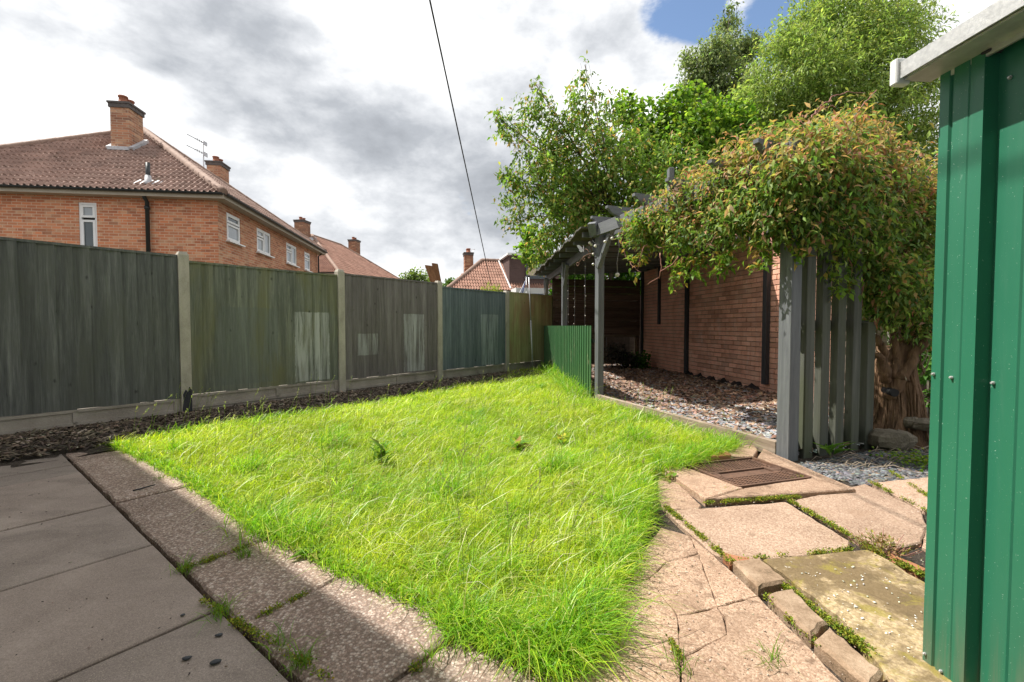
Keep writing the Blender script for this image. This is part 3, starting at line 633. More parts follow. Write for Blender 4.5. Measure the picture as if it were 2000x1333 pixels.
for (t0, t1, z0, z1, (dk, md, lt), gr, pats, lab, nm) in PANELS:
    c = fpt((t0 + t1) / 2)
    kf = 2.5; dk, md, lt = [tuple(kf * x for x in y) for y in (dk, md, lt)]; gr = gr and tuple(2.2 * x for x in gr)
    mat = woodmat('fence_' + nm, dk, md, lt, green=gr, patches=[(a + u0, b + u0, zz0, zz1, col, amt) for (a, b, zz0, zz1, col, amt) in pats], rnd=.13)
    o = thing('fence_panel', lab, 'fence panel', (c.x, c.y, z0), 'fence panels along the lawn')
    nb = 15 if nm != 'raw' else 18; wd = (t1 - t0) / nb
    for k in range(nb):
        m = MB(); a = t0 + k * wd; b = a + wd + .004
        zb = z0 + random.uniform(-.004, .004); zt = z1 - .012; th0 = .005 + random.uniform(-.001, .001); th1 = .022 + random.uniform(-.003, .004)
        if nm == 'raw': th1 = .024
        vs = []
        for z in (zb, zt):
            vs += [fpt(a, -.006, z), fpt(b, -.006, z), fpt(b, th1, z), fpt(b - .003, th1 + .001, z), fpt(a, th0, z)]
        m.add(vs, [(0, 4, 3, 2, 1), (5, 6, 7, 8, 9), (0, 1, 6, 5), (1, 2, 7, 6), (2, 3, 8, 7), (3, 4, 9, 8), (4, 0, 5, 9)])
        m.build('board', mat, o)
    m = MB(); m.obox(fpt((t0 + t1) / 2, .004, z1), F, NF, Z, (t1 - t0) / 2, .022, .012); m.build('capping_rail', mat, o)
    for zz in (z0 + .15, (z0 + z1) / 2, z1 - .16):
        m = MB(); m.obox(fpt((t0 + t1) / 2, -.024, zz), F, NF, Z, (t1 - t0) / 2, .016, .03); m.build('back_rail', mat, o)
GB = ['under the charcoal panel', 'under the mossy green panel', 'under the brown panel', 'under the blue-grey panel', 'under the yellow-green panel']
for i, (t0, t1, z0, *_r) in enumerate(PANELS):
    m = MB(); zz = z0 - .004; cz = (-.1 + zz) / 2; ct = (t0 + t1) / 2; ht = (t1 - t0) / 2
    m.obox(fpt(ct, -.008, cz), F, NF, Z, ht, .018, (zz + .1) / 2)
    zb = zz - .15
    for (tt, hh, zc_, hz) in ((ct, ht, zz - .013, .013), (ct, ht, zb + .014, .016), (t0 + .03, .03, (zz + zb) / 2, .06), (t1 - .03, .03, (zz + zb) / 2, .06), (ct + .05, .02, (zz + zb) / 2, .06)):
        m.obox(fpt(tt, .014, zc_), F, NF, Z, hh - (.0 if hh == ht else .0005), .008, hz)
    tag(m.build('gravel_board', MT['gravelboard']), 'low concrete gravel board ' + GB[i], 'gravel board', 'concrete gravel boards at the foot of the fence')
# two timber stakes behind the fence
for (x0, y0, x1, y1, d, wd, lab) in ((851, 560, 837, 519, 8.6, .16, 'shorter leaning brown plank sticking up behind the fence'), (858, 560, 849, 515, 8.75, .13, 'taller brown plank behind the concrete post, nearly upright')):
    b = at(x0, y0, d); tp = at(x1, y1, d); ax = (tp - b).normalized(); base = b - ax * (b.z / ax.z)
    m = MB(); m.bbox((base + tp) / 2, F, NF, ax, wd / 2, .02, (tp - base).length / 2, .003)
    tag(m.build('timber_plank', MT['stake']), lab, 'plank', 'planks behind the fence')

# ================================================================ grass
NB = 235000
# density falls with distance, so sample candidates in the view cone
pol = [q[:2] for q in lawn_poly]; L = np.array(pol); lo, hi = L.min(0), L.max(0)
cand = rng.uniform(lo - .05, hi + .05, (2600000, 2)); cand = cand[inpoly(cand, pol)]
dd = np.hypot(cand[:, 0], cand[:, 1])
pr = np.clip((2.6 / dd) ** 1.55, .07, 1); keep = rng.random(len(cand)) < pr
cand = cand[keep]; dd = dd[keep]
if len(cand) > NB:
    k = rng.choice(len(cand), NB, replace=False); cand, dd = cand[k], dd[k]
def clump(p, f, s):
    x, y = p[:, 0] * f, p[:, 1] * f
    return (np.sin(x * 1.7 + s) * np.cos(y * 1.9 + 2 * s) + .6 * np.sin(x * 3.9 + y * 2.7 + s) + .5 * np.cos(x * 6.1 - y * 5.3 + 3 * s)) / 2.1
def grass_blades(p, h, wdt, lean, leandir, col, z0=0.0):
    n = len(p); a = rng.uniform(0, 6.283, n); wx = np.stack([np.cos(a), np.sin(a), np.zeros(n)], 1) * (wdt / 2)[:, None]
    ld = np.stack([np.cos(leandir), np.sin(leandir), np.zeros(n)], 1)
    b = np.c_[p, np.full(n, z0)]
    m1 = b + ld * (h * lean * .22)[:, None] + np.array([0, 0, 1]) * (h * .42)[:, None]
    m2 = b + ld * (h * lean * .62)[:, None] + np.array([0, 0, 1]) * (h * (.78 - .08 * lean))[:, None]
    tp = b + ld * (h * lean * 1.25)[:, None] + np.array([0, 0, 1]) * (h * (1.0 - .34 * np.minimum(lean, 1.8)))[:, None]
    V = np.stack([b - wx * .7, b + wx * .7, m1 - wx, m1 + wx, m2 - wx * .7, m2 + wx * .7, tp], 1).reshape(-1, 3)
    T = np.array([(0, 1, 3), (0, 3, 2), (2, 3, 5), (2, 5, 4), (4, 5, 6)])
    Fi = (T[None] + (np.arange(n) * 7)[:, None, None]).reshape(-1)
    sh = np.array([.55, .55, .85, .85, 1.05, 1.05, 1.12])
    cc = (col[:, None, :] * np.ones((1, 7, 1))).reshape(-1, 3)
    return V, Fi, cc
n = len(cand)
c1 = clump(cand, 2.1, .3); c2 = clump(cand, .8, 1.7); c3 = clump(cand, 5.5, 4.1)
h = (.058 + .022 * c1 + .012 * c2 + .015 * c3) * rng.lognormal(0, .33, n); h = np.clip(h, .03, .26) * np.clip(.72 + dd * .07, .75, 1.3)
lean = np.clip(rng.normal(.85, .4, n), .1, 2.0); ldir = rng.normal(.35, 1.25, n)
wdt = rng.uniform(.0022, .0042, n) * np.clip(.7 + dd * .16, 1.0, 2.6)
pal = np.array([(.24, .365, .02), (.37, .49, .027), (.52, .57, .042), (.64, .63, .10), (.64, .57, .30)])
k = np.clip((c2 * .5 + c3 * .35 + rng.normal(0, .65, n) + 1.35), 0, 3.99); k = np.where(rng.random(n) < .06 + .05 * (c1 > .45), 4, k).astype(int)
pt = clump(cand, .55, 2.9) + .6 * clump(cand, 1.5, 5.2); col = pal[k] * (1 + rng.normal(0, .20, (n, 1))) * np.clip(1.0 + .16 * pt, .74, 1.2)[:, None]
arrs = [grass_blades(cand, h, wdt, lean, ldir, np.clip(col, .01, .9))]
# longer tufts along the edges and here and there
tp, th = [], []
def edge(pxl, n, hh, spread, side=0.0):
    pts = [gp(*q) for q in pxl]; seg = [(pts[i], pts[i + 1]) for i in range(len(pts) - 1)]; Ls = np.array([(b - a).length for a, b in seg]); Ls /= Ls.sum()
    for i in rng.choice(len(seg), n, p=Ls):
        q = seg[i][0].lerp(seg[i][1], rng.random()); tp.append((q.x + rng.normal(side, spread), q.y + rng.normal(0, spread))); th.append(hh * rng.lognormal(0, .3))
edge([(222, 872), (300, 906), (400, 962), (500, 1034), (580, 1068), (672, 1124), (724, 1146), (848, 1198), (890, 1236), (1060, 1306)], 5200, .055, .02)
edge([(880, 1222), (1000, 1264), (1060, 1295), (1095, 1305), (1125, 1265), (1160, 1195)], 4200, .085, .035)
edge([(1115, 1290), (1165, 1190), (1210, 1110), (1240, 1030), (1258, 950)], 4200, .07, .03)
edge([(1290, 925), (1350, 905), (1430, 880)], 1600, .12, .04)
edge([(1440, 872), (1330, 838), (1250, 812), (1180, 792)], 1500, .085, .05, -.09)
edge([(1150, 785), (1095, 745), (1068, 728)], 1600, .2, .08, -.08)
edge([(1060, 732), (985, 743), (930, 755), (850, 771), (770, 787), (690, 801), (600, 815)], 1300, .085, .05)
edge([(600, 816), (480, 834), (390, 847), (300, 862)], 900, .10, .06)
for (x, y, n_, hh) in ((520, 1040, 300, .12), (585, 1060, 300, .12), (1205, 1000, 300, .12), (1110, 1240, 500, .13), (640, 880, 250, .17), (1240, 870, 400, .15), (860, 980, 250, .15), (480, 930, 250, .15), (1090, 930, 300, .17)):
    q = gp(x, y)
    for _ in range(n_): tp.append((q.x + rng.normal(0, .06), q.y + rng.normal(0, .06))); th.append(hh * rng.lognormal(0, .25))
for _ in range(150):
    q = cand[rng.integers(len(cand))]; hh = rng.uniform(.06, .11); sg = rng.uniform(.02, .07)
    for _k in range(int(rng.uniform(50, 130))): tp.append((q[0] + rng.normal(0, sg), q[1] + rng.normal(0, sg))); th.append(hh * rng.lognormal(0, .3))  # scattered tufts, their darker green put in to suggest shading across the lawn
tp = np.array(tp); th = np.array(th); n = len(tp); dd = np.hypot(tp[:, 0], tp[:, 1])
arrs.append(grass_blades(tp, np.clip(th, .03, .4), rng.uniform(.0025, .0046, n) * np.clip(.7 + dd * .16, 1, 2.6), np.clip(rng.normal(.9, .45, n), .1, 2.2), rng.normal(.2, 1.5, n), rcol(n, [(.15, .33, .018), (.25, .43, .026), (.39, .51, .04), (.5, .5, .17)], [.36, .38, .2, .06])))
# scattered long pale blades bent by the wind
m_ = rng.choice(len(cand), 1500, replace=False); q = cand[m_]; n = len(q); dd = np.hypot(q[:, 0], q[:, 1])
arrs.append(grass_blades(q, rng.uniform(.11, .22, n), rng.uniform(.003, .005, n) * np.clip(.7 + dd * .14, 1, 2.2), rng.uniform(.7, 1.9, n), rng.normal(.35, .6, n), rcol(n, [(.52, .60, .26), (.40, .50, .12), (.64, .64, .40)])))
grass = leaf_obj('grass', arrs, MT['grass'])
tag(grass, 'long bright green uncut grass covering the lawn', 'grass', kind='stuff')
# flowering grass stalks
st = MB(); arr = []
for i in range(210):
    if i < 130:
        q = cand[rng.integers(len(cand))]
    else:
        z_ = gp(*random.choice([(330, 850), (480, 870), (640, 800), (1010, 1130), (700, 860), (1120, 1120), (1280, 830), (380, 830), (900, 1000)])); q = (z_.x + rng.normal(0, .12), z_.y + rng.normal(0, .12))
    h_ = rng.uniform(.22, .42); a_ = rng.normal(.3, .9); l_ = rng.uniform(.05, .4) * h_
    d_ = Vector((math.cos(a_), math.sin(a_), 0)); b = Vector((q[0], q[1], 0))
    pts = [b, b + d_ * l_ * .2 + Z * h_ * .5, b + d_ * l_ * .6 + Z * h_ * .85, b + d_ * l_ + Z * h_]
    r_ = .0009 * max(1, .6 + b.length * .14); st.tube(pts, [r_ * 1.2, r_, r_ * .8, r_ * .6], 4, False)
    npz = 14; tt = rng.uniform(.78, 1.0, npz); base = np.array([(pts[2].lerp(pts[3], (x - .78) / .22))[:] for x in tt]); dv = np.array((pts[3] - pts[2])[:])
    dr = unit(dv[None] / np.linalg.norm(dv) + rng.normal(0, .35, (npz, 3)))
    arr.append(leaf_arrays(base, dr, rng.normal(0, 1, (npz, 3)), rng.uniform(.010, .02, npz), .28, rcol(npz, [(.34, .38, .16), (.38, .34, .2), (.30, .38, .13)])))
V = np.array(st.v); Fq = np.array(st.f); FT = np.concatenate([Fq[:, [0, 1, 2]], Fq[:, [0, 2, 3]]]).reshape(-1)
arr.append((V, FT, rcol(len(V), [(.24, .32, .08)], jit=.05)))
tag(leaf_obj('grass_stalks', arr, MT['grass']), 'tall thin flowering grass stalks standing above the lawn', 'grass', kind='stuff')

# ---- broad-leaved weeds in the lawn and by the path
def rosette(name, lab, base, n, size, width, cols, up=.5, cat='weed', group=None, T=LT, Fc=LF, spread=.02, h=.05):
    base = Vector(base); a = rng.uniform(0, 6.283, n); el = rng.uniform(up * .5, up * 1.4, n)
    d = np.stack([np.cos(a), np.sin(a), el], 1); nn = np.stack([-np.cos(a) * el, -np.sin(a) * el, np.ones(n)], 1) + rng.normal(0, .2, (n, 3))
    pos = np.array(base[:])[None] + np.c_[rng.normal(0, spread, (n, 2)), rng.uniform(0, h, n)]
    o = thing(name, lab, cat, base, group)
    leaf_obj('leaves', [leaf_arrays(pos, d, nn, size * rng.uniform(.6, 1.2, n), width, rcol(n, cols), T, Fc)], MT['leaf'], o, base)
    m = MB(); m.tube([base - Z * .02, base + Z * (h + .01)], [.006, .003], 6); m.build('stem', MT['drystem'], o)
    return o
rosette('weed', 'reddish broad-leaved dock weed standing in the middle of the lawn', gp(1010, 885), 34, .12, .36, [(.17, .30, .035), (.26, .36, .05), (.38, .26, .08), (.14, .27, .03)], .7, h=.07)
rosette('weed', 'leafy weed left of the dock in the lawn', gp(745, 915), 40, .10, .3, [(.12, .24, .03), (.16, .29, .04), (.24, .33, .05)], 1.1, h=.16)
rosette('weed', 'flat dandelion rosette on the lawn edge by the shaded slabs', gp(615, 1085), 22, .12, .25, [(.14, .25, .03), (.2, .3, .05), (.3, .32, .08)], .25, h=.02)
rosette('weed', 'small yellow-tinged weed right of the dock in the lawn', gp(1098, 870), 18, .10, .45, [(.14, .26, .03), (.3, .36, .04), (.42, .38, .04)], .9, h=.05)
rosette('weed', 'broad-leaved weed by the lawn edge nearest the manhole cover', gp(1300, 935), 34, .055, .5, [(.2, .26, .04), (.28, .24, .06), (.14, .22, .03)], .4, spread=.05, h=.03)
rosette('bluebell_clump', 'strap-leaved green plant at the foot of the slatted screen', gp(1622, 892), 12, .20, .12, [(.10, .22, .03), (.16, .28, .05)], 1.0, cat='plant', h=.02)
# ---- moss and small weeds in the joints
mp = []
def moss(a, b, n, sp_=.008):
    n = int(n * 1.3)
    A, B = gp(*a), gp(*b)
    cl = rng.random(max(2, n // 60))
    for _ in range(n):
        t_ = np.clip(cl[rng.integers(len(cl))] + rng.normal(0, .028), 0, 1); q = A.lerp(B, t_); mp.append((q.x + rng.normal(0, sp_), q.y + rng.normal(0, sp_), .008 + abs(rng.normal(0, .008))))
for a, b, n_ in (((348, 1122), (500, 1066), 500), ((395, 1180), (640, 1333), 800), ((480, 1226), (670, 1130), 320), ((790, 1333), (885, 1258), 200), ((1300, 995), (1430, 1105), 1500), ((1372, 988), (1560, 975), 1500), ((1545, 985), (1700, 1075), 1500),
                 ((1530, 1150), (1720, 1300), 2200), ((1390, 985), (1300, 925), 400), ((1440, 1100), (1660, 1080), 700), ((1690, 1075), (1812, 1135), 1500), ((1495, 1170), (1600, 1270), 500), ((1310, 1260), (1330, 1300), 200), ((1690, 940), (1815, 1005), 500),
                 ((1640, 962), (1480, 975), 300), ((1540, 940), (1590, 935), 500), ((1415, 962), (1440, 966), 300), ((1740, 925), (1815, 975), 500), ((90, 888), (210, 872), 700)):
    moss(a, b, n_)
mp = np.array(mp); n = len(mp)
a = rng.uniform(0, 6.283, n); d = np.stack([np.cos(a), np.sin(a), rng.uniform(.2, 1.4, n)], 1)
tag(leaf_obj('joint_moss', [leaf_arrays(mp, d, rng.normal(0, 1, (n, 3)) + np.array([0, 0, 1.5]), rng.uniform(.004, .0105, n), .6, rcol(n, [(.14, .22, .025), (.26, .30, .03), (.36, .34, .04), (.22, .16, .05)], [.36, .32, .2, .12]), LR, LRF)], MT['moss']),
    'yellow-green moss and tiny weeds growing in the paving joints', 'moss', kind='stuff')
# grassy weeds in slab joints
tp = []
for (x, y, n_) in ((360, 1118, 60), (430, 1205, 60), (590, 1305, 70), (545, 1270, 40), (480, 1090, 40), (840, 1290, 30), (1505, 1300, 30), (1335, 1310, 20), (310, 940, 20)):
    q = gp(x, y)
    for _ in range(n_): tp.append((q.x + rng.normal(0, .018), q.y + rng.normal(0, .018)))
tp = np.array(tp); n = len(tp)
tag(leaf_obj('joint_grass', [grass_blades(tp, rng.uniform(.03, .08, n), rng.uniform(.002, .0035, n), rng.uniform(.3, 1.6, n), rng.uniform(0, 6.28, n), rcol(n, [(.11, .23, .02), (.18, .28, .03)]))], MT['grass']), 'small grass tufts sprouting between the patio slabs', 'grass', kind='stuff')
# reddish bushy weed on the path
q = gp(1722, 1082); n = 420; a = rng.uniform(0, 6.283, n); rr = np.abs(rng.normal(0, .07, n)); pos = np.stack([q.x + rr * np.cos(a), q.y + rr * np.sin(a), rng.uniform(.005, .08, n) * np.exp(-rr * 5)], 1)
wo = thing('weed', 'low reddish seeding weed on the path beside the green shed', 'weed', (q.x, q.y, 0))
leaf_obj('leaves', [leaf_arrays(pos, np.stack([np.cos(a), np.sin(a), rng.uniform(.2, 1.5, n)], 1), rng.normal(0, 1, (n, 3)), rng.uniform(.01, .025, n), .35, rcol(n, [(.30, .20, .10), (.36, .22, .13), (.22, .24, .05), (.3, .3, .06)]))], MT['moss'], wo, q)
m = MB()
for _ in range(16):
    a_ = rng.uniform(0, 6.28); r_ = rng.uniform(.03, .1); m.tube([q, q + Vector((math.cos(a_) * r_, math.sin(a_) * r_, .03)), q + Vector((math.cos(a_) * r_ * 1.5, math.sin(a_) * r_ * 1.5, .07))], .0012, 4)
m.build('stems', MT['vinestem'], wo)

# ---- loose pebbles and twigs on the patio
for (x, y, s, lab) in ((365, 1292, .009, 'leftmost of the small dark pebbles on the near patio slab'), (421, 1300, .011, 'dark pebble nearest the camera on the near patio slab'), (428, 1246, .008, 'upper dark pebble on the near patio slab'), (357, 1206, .006, 'tiny brown pebble beside the joint of the near slab'), (14, 902, .028, 'dark stone at the far left end of the patio')):
    q = gp(x, y); m = MB(); n = 10
    rings = [(0.0, .0, .5), (.3, .9, .0), (.62, 1.0, .0), (.9, .6, .0)]
    vs = [(q.x, q.y, .006)]
    for (hz, rr, _) in rings[1:]:
        for k in range(n):
            a_ = 2 * math.pi * k / n; w_ = rr * s * (1 + .18 * math.sin(2 * a_ + x) + .1 * math.cos(3 * a_ + y)); vs.append((q.x + w_ * 1.35 * math.cos(a_), q.y + w_ * math.sin(a_), .006 + hz * s * .9))
    vs.append((q.x, q.y, .006 + s * .92)); T_ = len(vs) - 1
    fs = [(0, 1 + (k + 1) % n, 1 + k) for k in range(n)]
    for r_ in range(2): fs += [(1 + r_ * n + k, 1 + r_ * n + (k + 1) % n, 1 + (r_ + 1) * n + (k + 1) % n, 1 + (r_ + 1) * n + k) for k in range(n)]
    fs += [(1 + 2 * n + k, 1 + 2 * n + (k + 1) % n, T_) for k in range(n)]
    m.add(vs, fs, True); tag(m.build('pebble', MT['slate']), lab, 'pebble', 'pebbles on the patio')
q = gp(275, 962); m = MB(); m.tube([q + Vector((-.03, -.02, .018)), q + Vector((0, .0, .022)), q + Vector((.05, .05, .03))], [.004, .005, .003], 6); tag(m.build('twig', MT['darkpost']), 'short dark twig lying across the shaded slab joint', 'twig')

# ---- grit, crumbs of moss and fallen petals on the paving
def scatter(pxq, n): 
    q_ = G(*pxq); b_ = np.array([v_[:2] for v_ in q_]); c_ = rng.uniform(b_.min(0), b_.max(0), (n, 2)); return c_[inpoly(c_, q_)]
pp = scatter([(1215, 1120), (1290, 1000), (1700, 950), (1850, 1000), (1850, 1330), (1150, 1330)], 2600)
tag(chips('path_grit', np.c_[pp, np.full(len(pp), .008)], .0012, .0042, [(.20, .15, .105), (.32, .25, .18), (.50, .43, .35), (.26, .19, .13)], .5, .4, 'grit', asp=(1, 2.2)), 'small grit and crumbs of soil lying on the sunny path', 'grit', kind='stuff')
pp = scatter([(1560, 1130), (1700, 1110), (1840, 1210), (1840, 1330), (1700, 1280)], 130)
tag(chips('fallen_petals', np.c_[pp, np.full(len(pp), .026)], .002, .006, [(.75, .73, .68), (.66, .64, .56)], .25, .5, 'grit', asp=(1, 1.8)), 'tiny white fallen petals on the mossy slab', 'petals', kind='stuff')
pp = scatter([(0, 900), (200, 880), (900, 1333), (0, 1333)], 900)
tag(chips('patio_grit', np.c_[pp, np.full(len(pp), .010)], .0015, .0045, [(.12, .09, .07), (.26, .21, .17), (.05, .04, .035)], .5, .4, 'grit', asp=(1, 2.2)), 'specks of grit on the shaded patio slabs', 'grit', kind='stuff')
# ================================================================ garage brick wall on the right
W0 = Vector((3.23, 11.2, 0)); WD = Vector((0.1165, -0.9932, 0)); WN = Vector((-0.9932, -0.1165, 0)); WL = 5.9; WT = 2.475
gw = MB(); gw.obox(W0 + WD * (WL / 2) - WN * .115 + Z * (WT / 2 - .04), WD, WN, Z, WL / 2, .109, WT / 2 + .04)
gw = gw.build('garage_wall', MT['mortar']); tag(gw, 'weathered red brick garage wall behind the pergola', 'wall')
bm_ = MB(); bm_.bbox((0, 0, 0), (1, 0, 0), (0, 1, 0), (0, 0, 1), .1075, .012, .0325, .003)
bme = bpy.data.meshes.new('brick'); bme.from_pydata([tuple(v) for v in bm_.v], [], bm_.f); bme.materials.append(MT['gbrick'])
hb = MB(); hb.bbox((0, 0, 0), (1, 0, 0), (0, 1, 0), (0, 0, 1), .051, .012, .0325, .003)
hbme = bpy.data.meshes.new('half_brick'); hbme.from_pydata([tuple(v) for v in hb.v], [], hb.f); hbme.materials.append(MT['gbrick'])
RW = Matrix(((WD.x, -WN.x, 0), (WD.y, -WN.y, 0), (0, 0, 1))).to_4x4()
allb = []
for c_ in range(int(WT / .075)):
    z = .075 * c_ + .0375 + .005; x = 0.0; hdr = (c_ % 5 == 2)
    if c_ % 2: x = -.1125
    while x < WL - .05:
        ln = .1125 if hdr else .225
        x0, x1 = max(0, x), min(WL, x + ln)
        if x1 - x0 > .08: allb.append(((x0 + x1) / 2, z, x1 - x0))
        x += ln
def vis_key(b):
    q = W0 + WD * b[0] + Z * b[1]; px = 1000 + FPX * q.x / q.y; py = 636 - FPX * (q.z - 1) / q.y
    return (0 if (1250 < px < 1525 and py > 480 and b[1] > .06) else 50) + q.y - (3 if b[2] > .2 else 0)
allb.sort(key=vis_key); rest = MB()
for i, (x, z, ln) in enumerate(allb):
    q = W0 + WD * x + Z * z + WN * random.uniform(-.004, .0015); full = ln > .17
    sx = (ln - .010) / (.215 if full else .102)
    if i < 300:
        o = bpy.data.objects.new('brick', bme if full else hbme); C.objects.link(o); o.parent = gw
        o.matrix_local = Matrix.Translation(q - wloc(gw)) @ Matrix.Rotation(random.uniform(-.012, .012), 4, 'Z') @ RW @ Matrix.Diagonal((sx, 1, 1, 1))
    else: rest.bbox(q, WD, WN, Z, (ln - .01) / 2, .012, .0325, .003)
tag(rest.build('bricks', MT['gbrick'], gw), kind='stuff')

# ================================================================ pergola
ab = (PB - PA).normalized(); pr = Vector((-ab.y, ab.x, 0)); ac = (PC_ - PA).normalized(); acn = Vector((ac.y, -ac.x, 0))
PG = thing('pergola', 'grey painted timber pergola against the brick wall, part roofed', 'pergola', (PA.x, PA.y, 0))
LAB = (PB - PA).length; LAC = (PC_ - PA).length
def wall_hit(p, d):
    den = d.x * WD.y - d.y * WD.x; q = W0 - p; t = (q.x * WD.y - q.y * WD.x) / den; return p + d * t
def pgpost(p, zt, w=.1, mat='pgrey', ax=ab, name='post', z0=-.05):
    m = MB(); m.post(Vector((p.x, p.y, z0)), Vector((p.x, p.y, zt)), ax, w, w); return m.build(name, MT[mat], PG)
PM = PA.lerp(PC_, .5)
pgpost(PA + pr * .02, 2.34, .088); pgpost(PB, 2.36, .105); pgpost(PM, 2.15, .095, ax=ac); pgpost(PC_, 2.12, .095, ax=ac)
def beam(a, b, wx, wy, name='beam', mat='pgreyh'):
    m = MB(); m.bar(a, b, wx, wy); return m.build(name, MT[mat], PG)
beam(PA - ab * .18 + pr * .075 + Z * 2.20, PB + ab * .07 + pr * .085 + Z * 2.20, .045, .145)
beam(PA - ab * .10 - pr * .055 + Z * 2.215, PB + ab * .08 - pr * .075 + Z * 2.215, .045, .145)
beam(PA + ac * .02 + acn * .052 + Z * 2.11, PC_ + ac * .15 + acn * .052 + Z * 2.11, .045, .13)
# rafters with shaped ends
def rafter(t, over, zc, h=.125, w=.048, over2=0.0):
    base = PA + ab * t; q = wall_hit(base, pr); end = q - pr * .02
    Lr = (end - base).dot(pr); m = MB(); hh = h / 2
    prof = [(-over, hh), (-over, hh - .03), (-over + .03, hh - .042), (-over + .05, hh - .07), (-over + .085, hh - .092), (-over + .13, hh - .10), (-over + .16, -hh), (Lr, -hh), (Lr, hh)]
    n = len(prof); vs = [base + pr * x + Z * (zc + z) + ab * s for s in (-w / 2, w / 2) for x, z in prof]
    m.add(vs, [tuple(range(n)), tuple(range(2 * n - 1, n - 1, -1))] + [(i, n + i, n + (i + 1) % n, (i + 1) % n) for i in range(n)])
    m.build('rafter', MT['pgreyh'], PG)
for t, ov in ((.02, .16), (.52, .26), (1.05, .27), (1.58, .28), (2.10, .27), (2.55, .27)): rafter(t, ov - .04, 2.335)
# an upright offcut on the beam, seen above the vine
m = MB(); q = PA + ab * 1.42 - pr * .06; m.bar(q + Z * 2.2, q + Z * 2.56, .07, .05); m.build('finial_block', MT['pgrey'], PG)
# braces
def brace(p, d, rise=.42, run=.30, z=1.72, w=.055):
    m = MB(); m.bar(p + Z * z + d * .03, p + Z * (z + rise) + d * run, w, w + .012, up=(d.y, -d.x, 0)); m.build('brace', MT['pgrey'], PG)
brace(PA - pr * .02, ab, .46, .36, 1.74, .05); brace(PA + pr * .02, ac, .40, .30, 1.76, .05)
brace(PM, -ac, .36, .26, 1.72, .05); brace(PM, ac, .36, .26, 1.72, .05); brace(PC_, -ac, .34, .24, 1.72, .05); brace(PB, -ab, .4, .3, 1.78)
m = MB(); m.bar(PA - ab * .02 - pr * .07 + Z * 2.16 - ac * .05, PA - pr * .12 + Z * 2.30 - ac * .08, .10, .07); m.build('corner_block', MT['pgrey'], PG)
# roof over the far bay
ra = PA - acn * .24 - ac * .05; rc = PC_ - acn * .26 + ac * .35
rb = wall_hit(PA - ac * .05, pr) - acn * .03; rd = wall_hit(PC_ + ac * .35, acn) - acn * .03
m = MB(); NU, NV = 60, 26; top = []; bot = []
for i in range(NU + 1):
    for j in range(NV + 1):
        q = ra.lerp(rc, i / NU).lerp(rb.lerp(rd, i / NU), j / NV)
        z = 2.235 + .14 * j / NV + .020 * math.sin(i * .62) * (1 - .6 * j / NV) + .010 * math.sin(i * 1.9 + 1)
        top.append(q + Z * (z + .022)); bot.append(q + Z * z)
nn = len(top); fs = []
for i in range(NU):
    for j in range(NV):
        a = i * (NV + 1) + j; b = a + 1; c_ = a + NV + 2; d_ = a + NV + 1; fs += [(a, d_, c_, b), (nn + a, nn + b, nn + c_, nn + d_)]
for i in range(NU):
    a = i * (NV + 1); d_ = a + NV + 1; fs += [(a, nn + a, nn + d_, d_)]; a += NV; d_ += NV; fs += [(a, d_, nn + d_, nn + a)]
for j in range(NV):
    fs += [(j, j + 1, nn + j + 1, nn + j)]; a = NU * (NV + 1) + j; fs += [(a, nn + a, nn + a + 1, a + 1)]
m.add(top + bot, fs); m.build('felt_roof', MT['felt'], PG)
for i in range(9):
    q0 = ra.lerp(rc, (i + .3) / 9); q1 = rb.lerp(rd, (i + .3) / 9); beam(q0 + acn * .06 + Z * 2.195, q1 + Z * 2.33, .045, .07, 'roof_rafter')
# wall battens / rear posts standing against the brick wall
def wpost(px, z0, z1, w, dpt, off=.0, mat='darkpost'):
    r = ray(px, 636); p = wall_hit(Vector((0, 0, 0)), Vector((r.x, r.y, 0)).normalized()); m = MB()
    m.post(p + WN * (dpt / 2 + .012 + off) + Z * z0, p + WN * (dpt / 2 + .012 + off) + Z * z1, WD, w, dpt); m.build('wall_post', MT[mat], PG)
wpost(1345, .06, 2.38, .085, .06); wpost(1502, .14, 2.40, .085, .07); wpost(1290, 1.03, 2.36, .07, .05); wpost(1257, .05, 2.36, .07, .05)
# wall plate carrying rafters
beam(W0 + WN * .04 + Z * 2.36 + WD * .1, W0 + WD * (WL - .1) + WN * .04 + Z * 2.36, .05, .10, 'wall_plate', 'darkpost')
# edging board between the two front posts
m = MB(); m.bar(PA + ab * .06 + Z * .055 - pr * .03, PB - ab * .055 + Z * .055 - pr * .03, .05, .115); m.build('edging_board', MT['edgewood'], PG)
m = MB(); m.bar(PA + ac * .05 - acn * .02 + Z * .05, PC_ - ac * .05 - acn * .02 + Z * .05, .04, .10); m.build('sill_board', MT['oldwood'], PG)
# corrugated green panel
CP = thing('corrugated_panel', 'green corrugated metal panel fixed between the left pergola posts', 'panel', (PM.x, PM.y, 0))
vs = []; off = -.070; xs_ = []; x = .04
while x < LAC - .02:
    for dx_, dz_ in ((0, -.016), (.062, -.016), (.074, .016), (.136, .016), (.148, -.016)): xs_.append((x + dx_, dz_))
    x += .1481
n = len(xs_) - 1
for x, wv in xs_:
    for z in (.07, 1.0): vs.append(PA + ac * x + acn * (off + wv) + Z * z)
m = MB(); m.add(vs, [(2 * i, 2 * i + 2, 2 * i + 3, 2 * i + 1) for i in range(n)])
m.build('sheet', MT['greenpanel'], CP)
m = MB(); m.bar(PA + ac * .05 + acn * (off + .03) + Z * .80, PC_ - ac * .06 + acn * (off + .03) + Z * .80, .028, .05); m.build('support_rail', MT['darkpost'], CP)
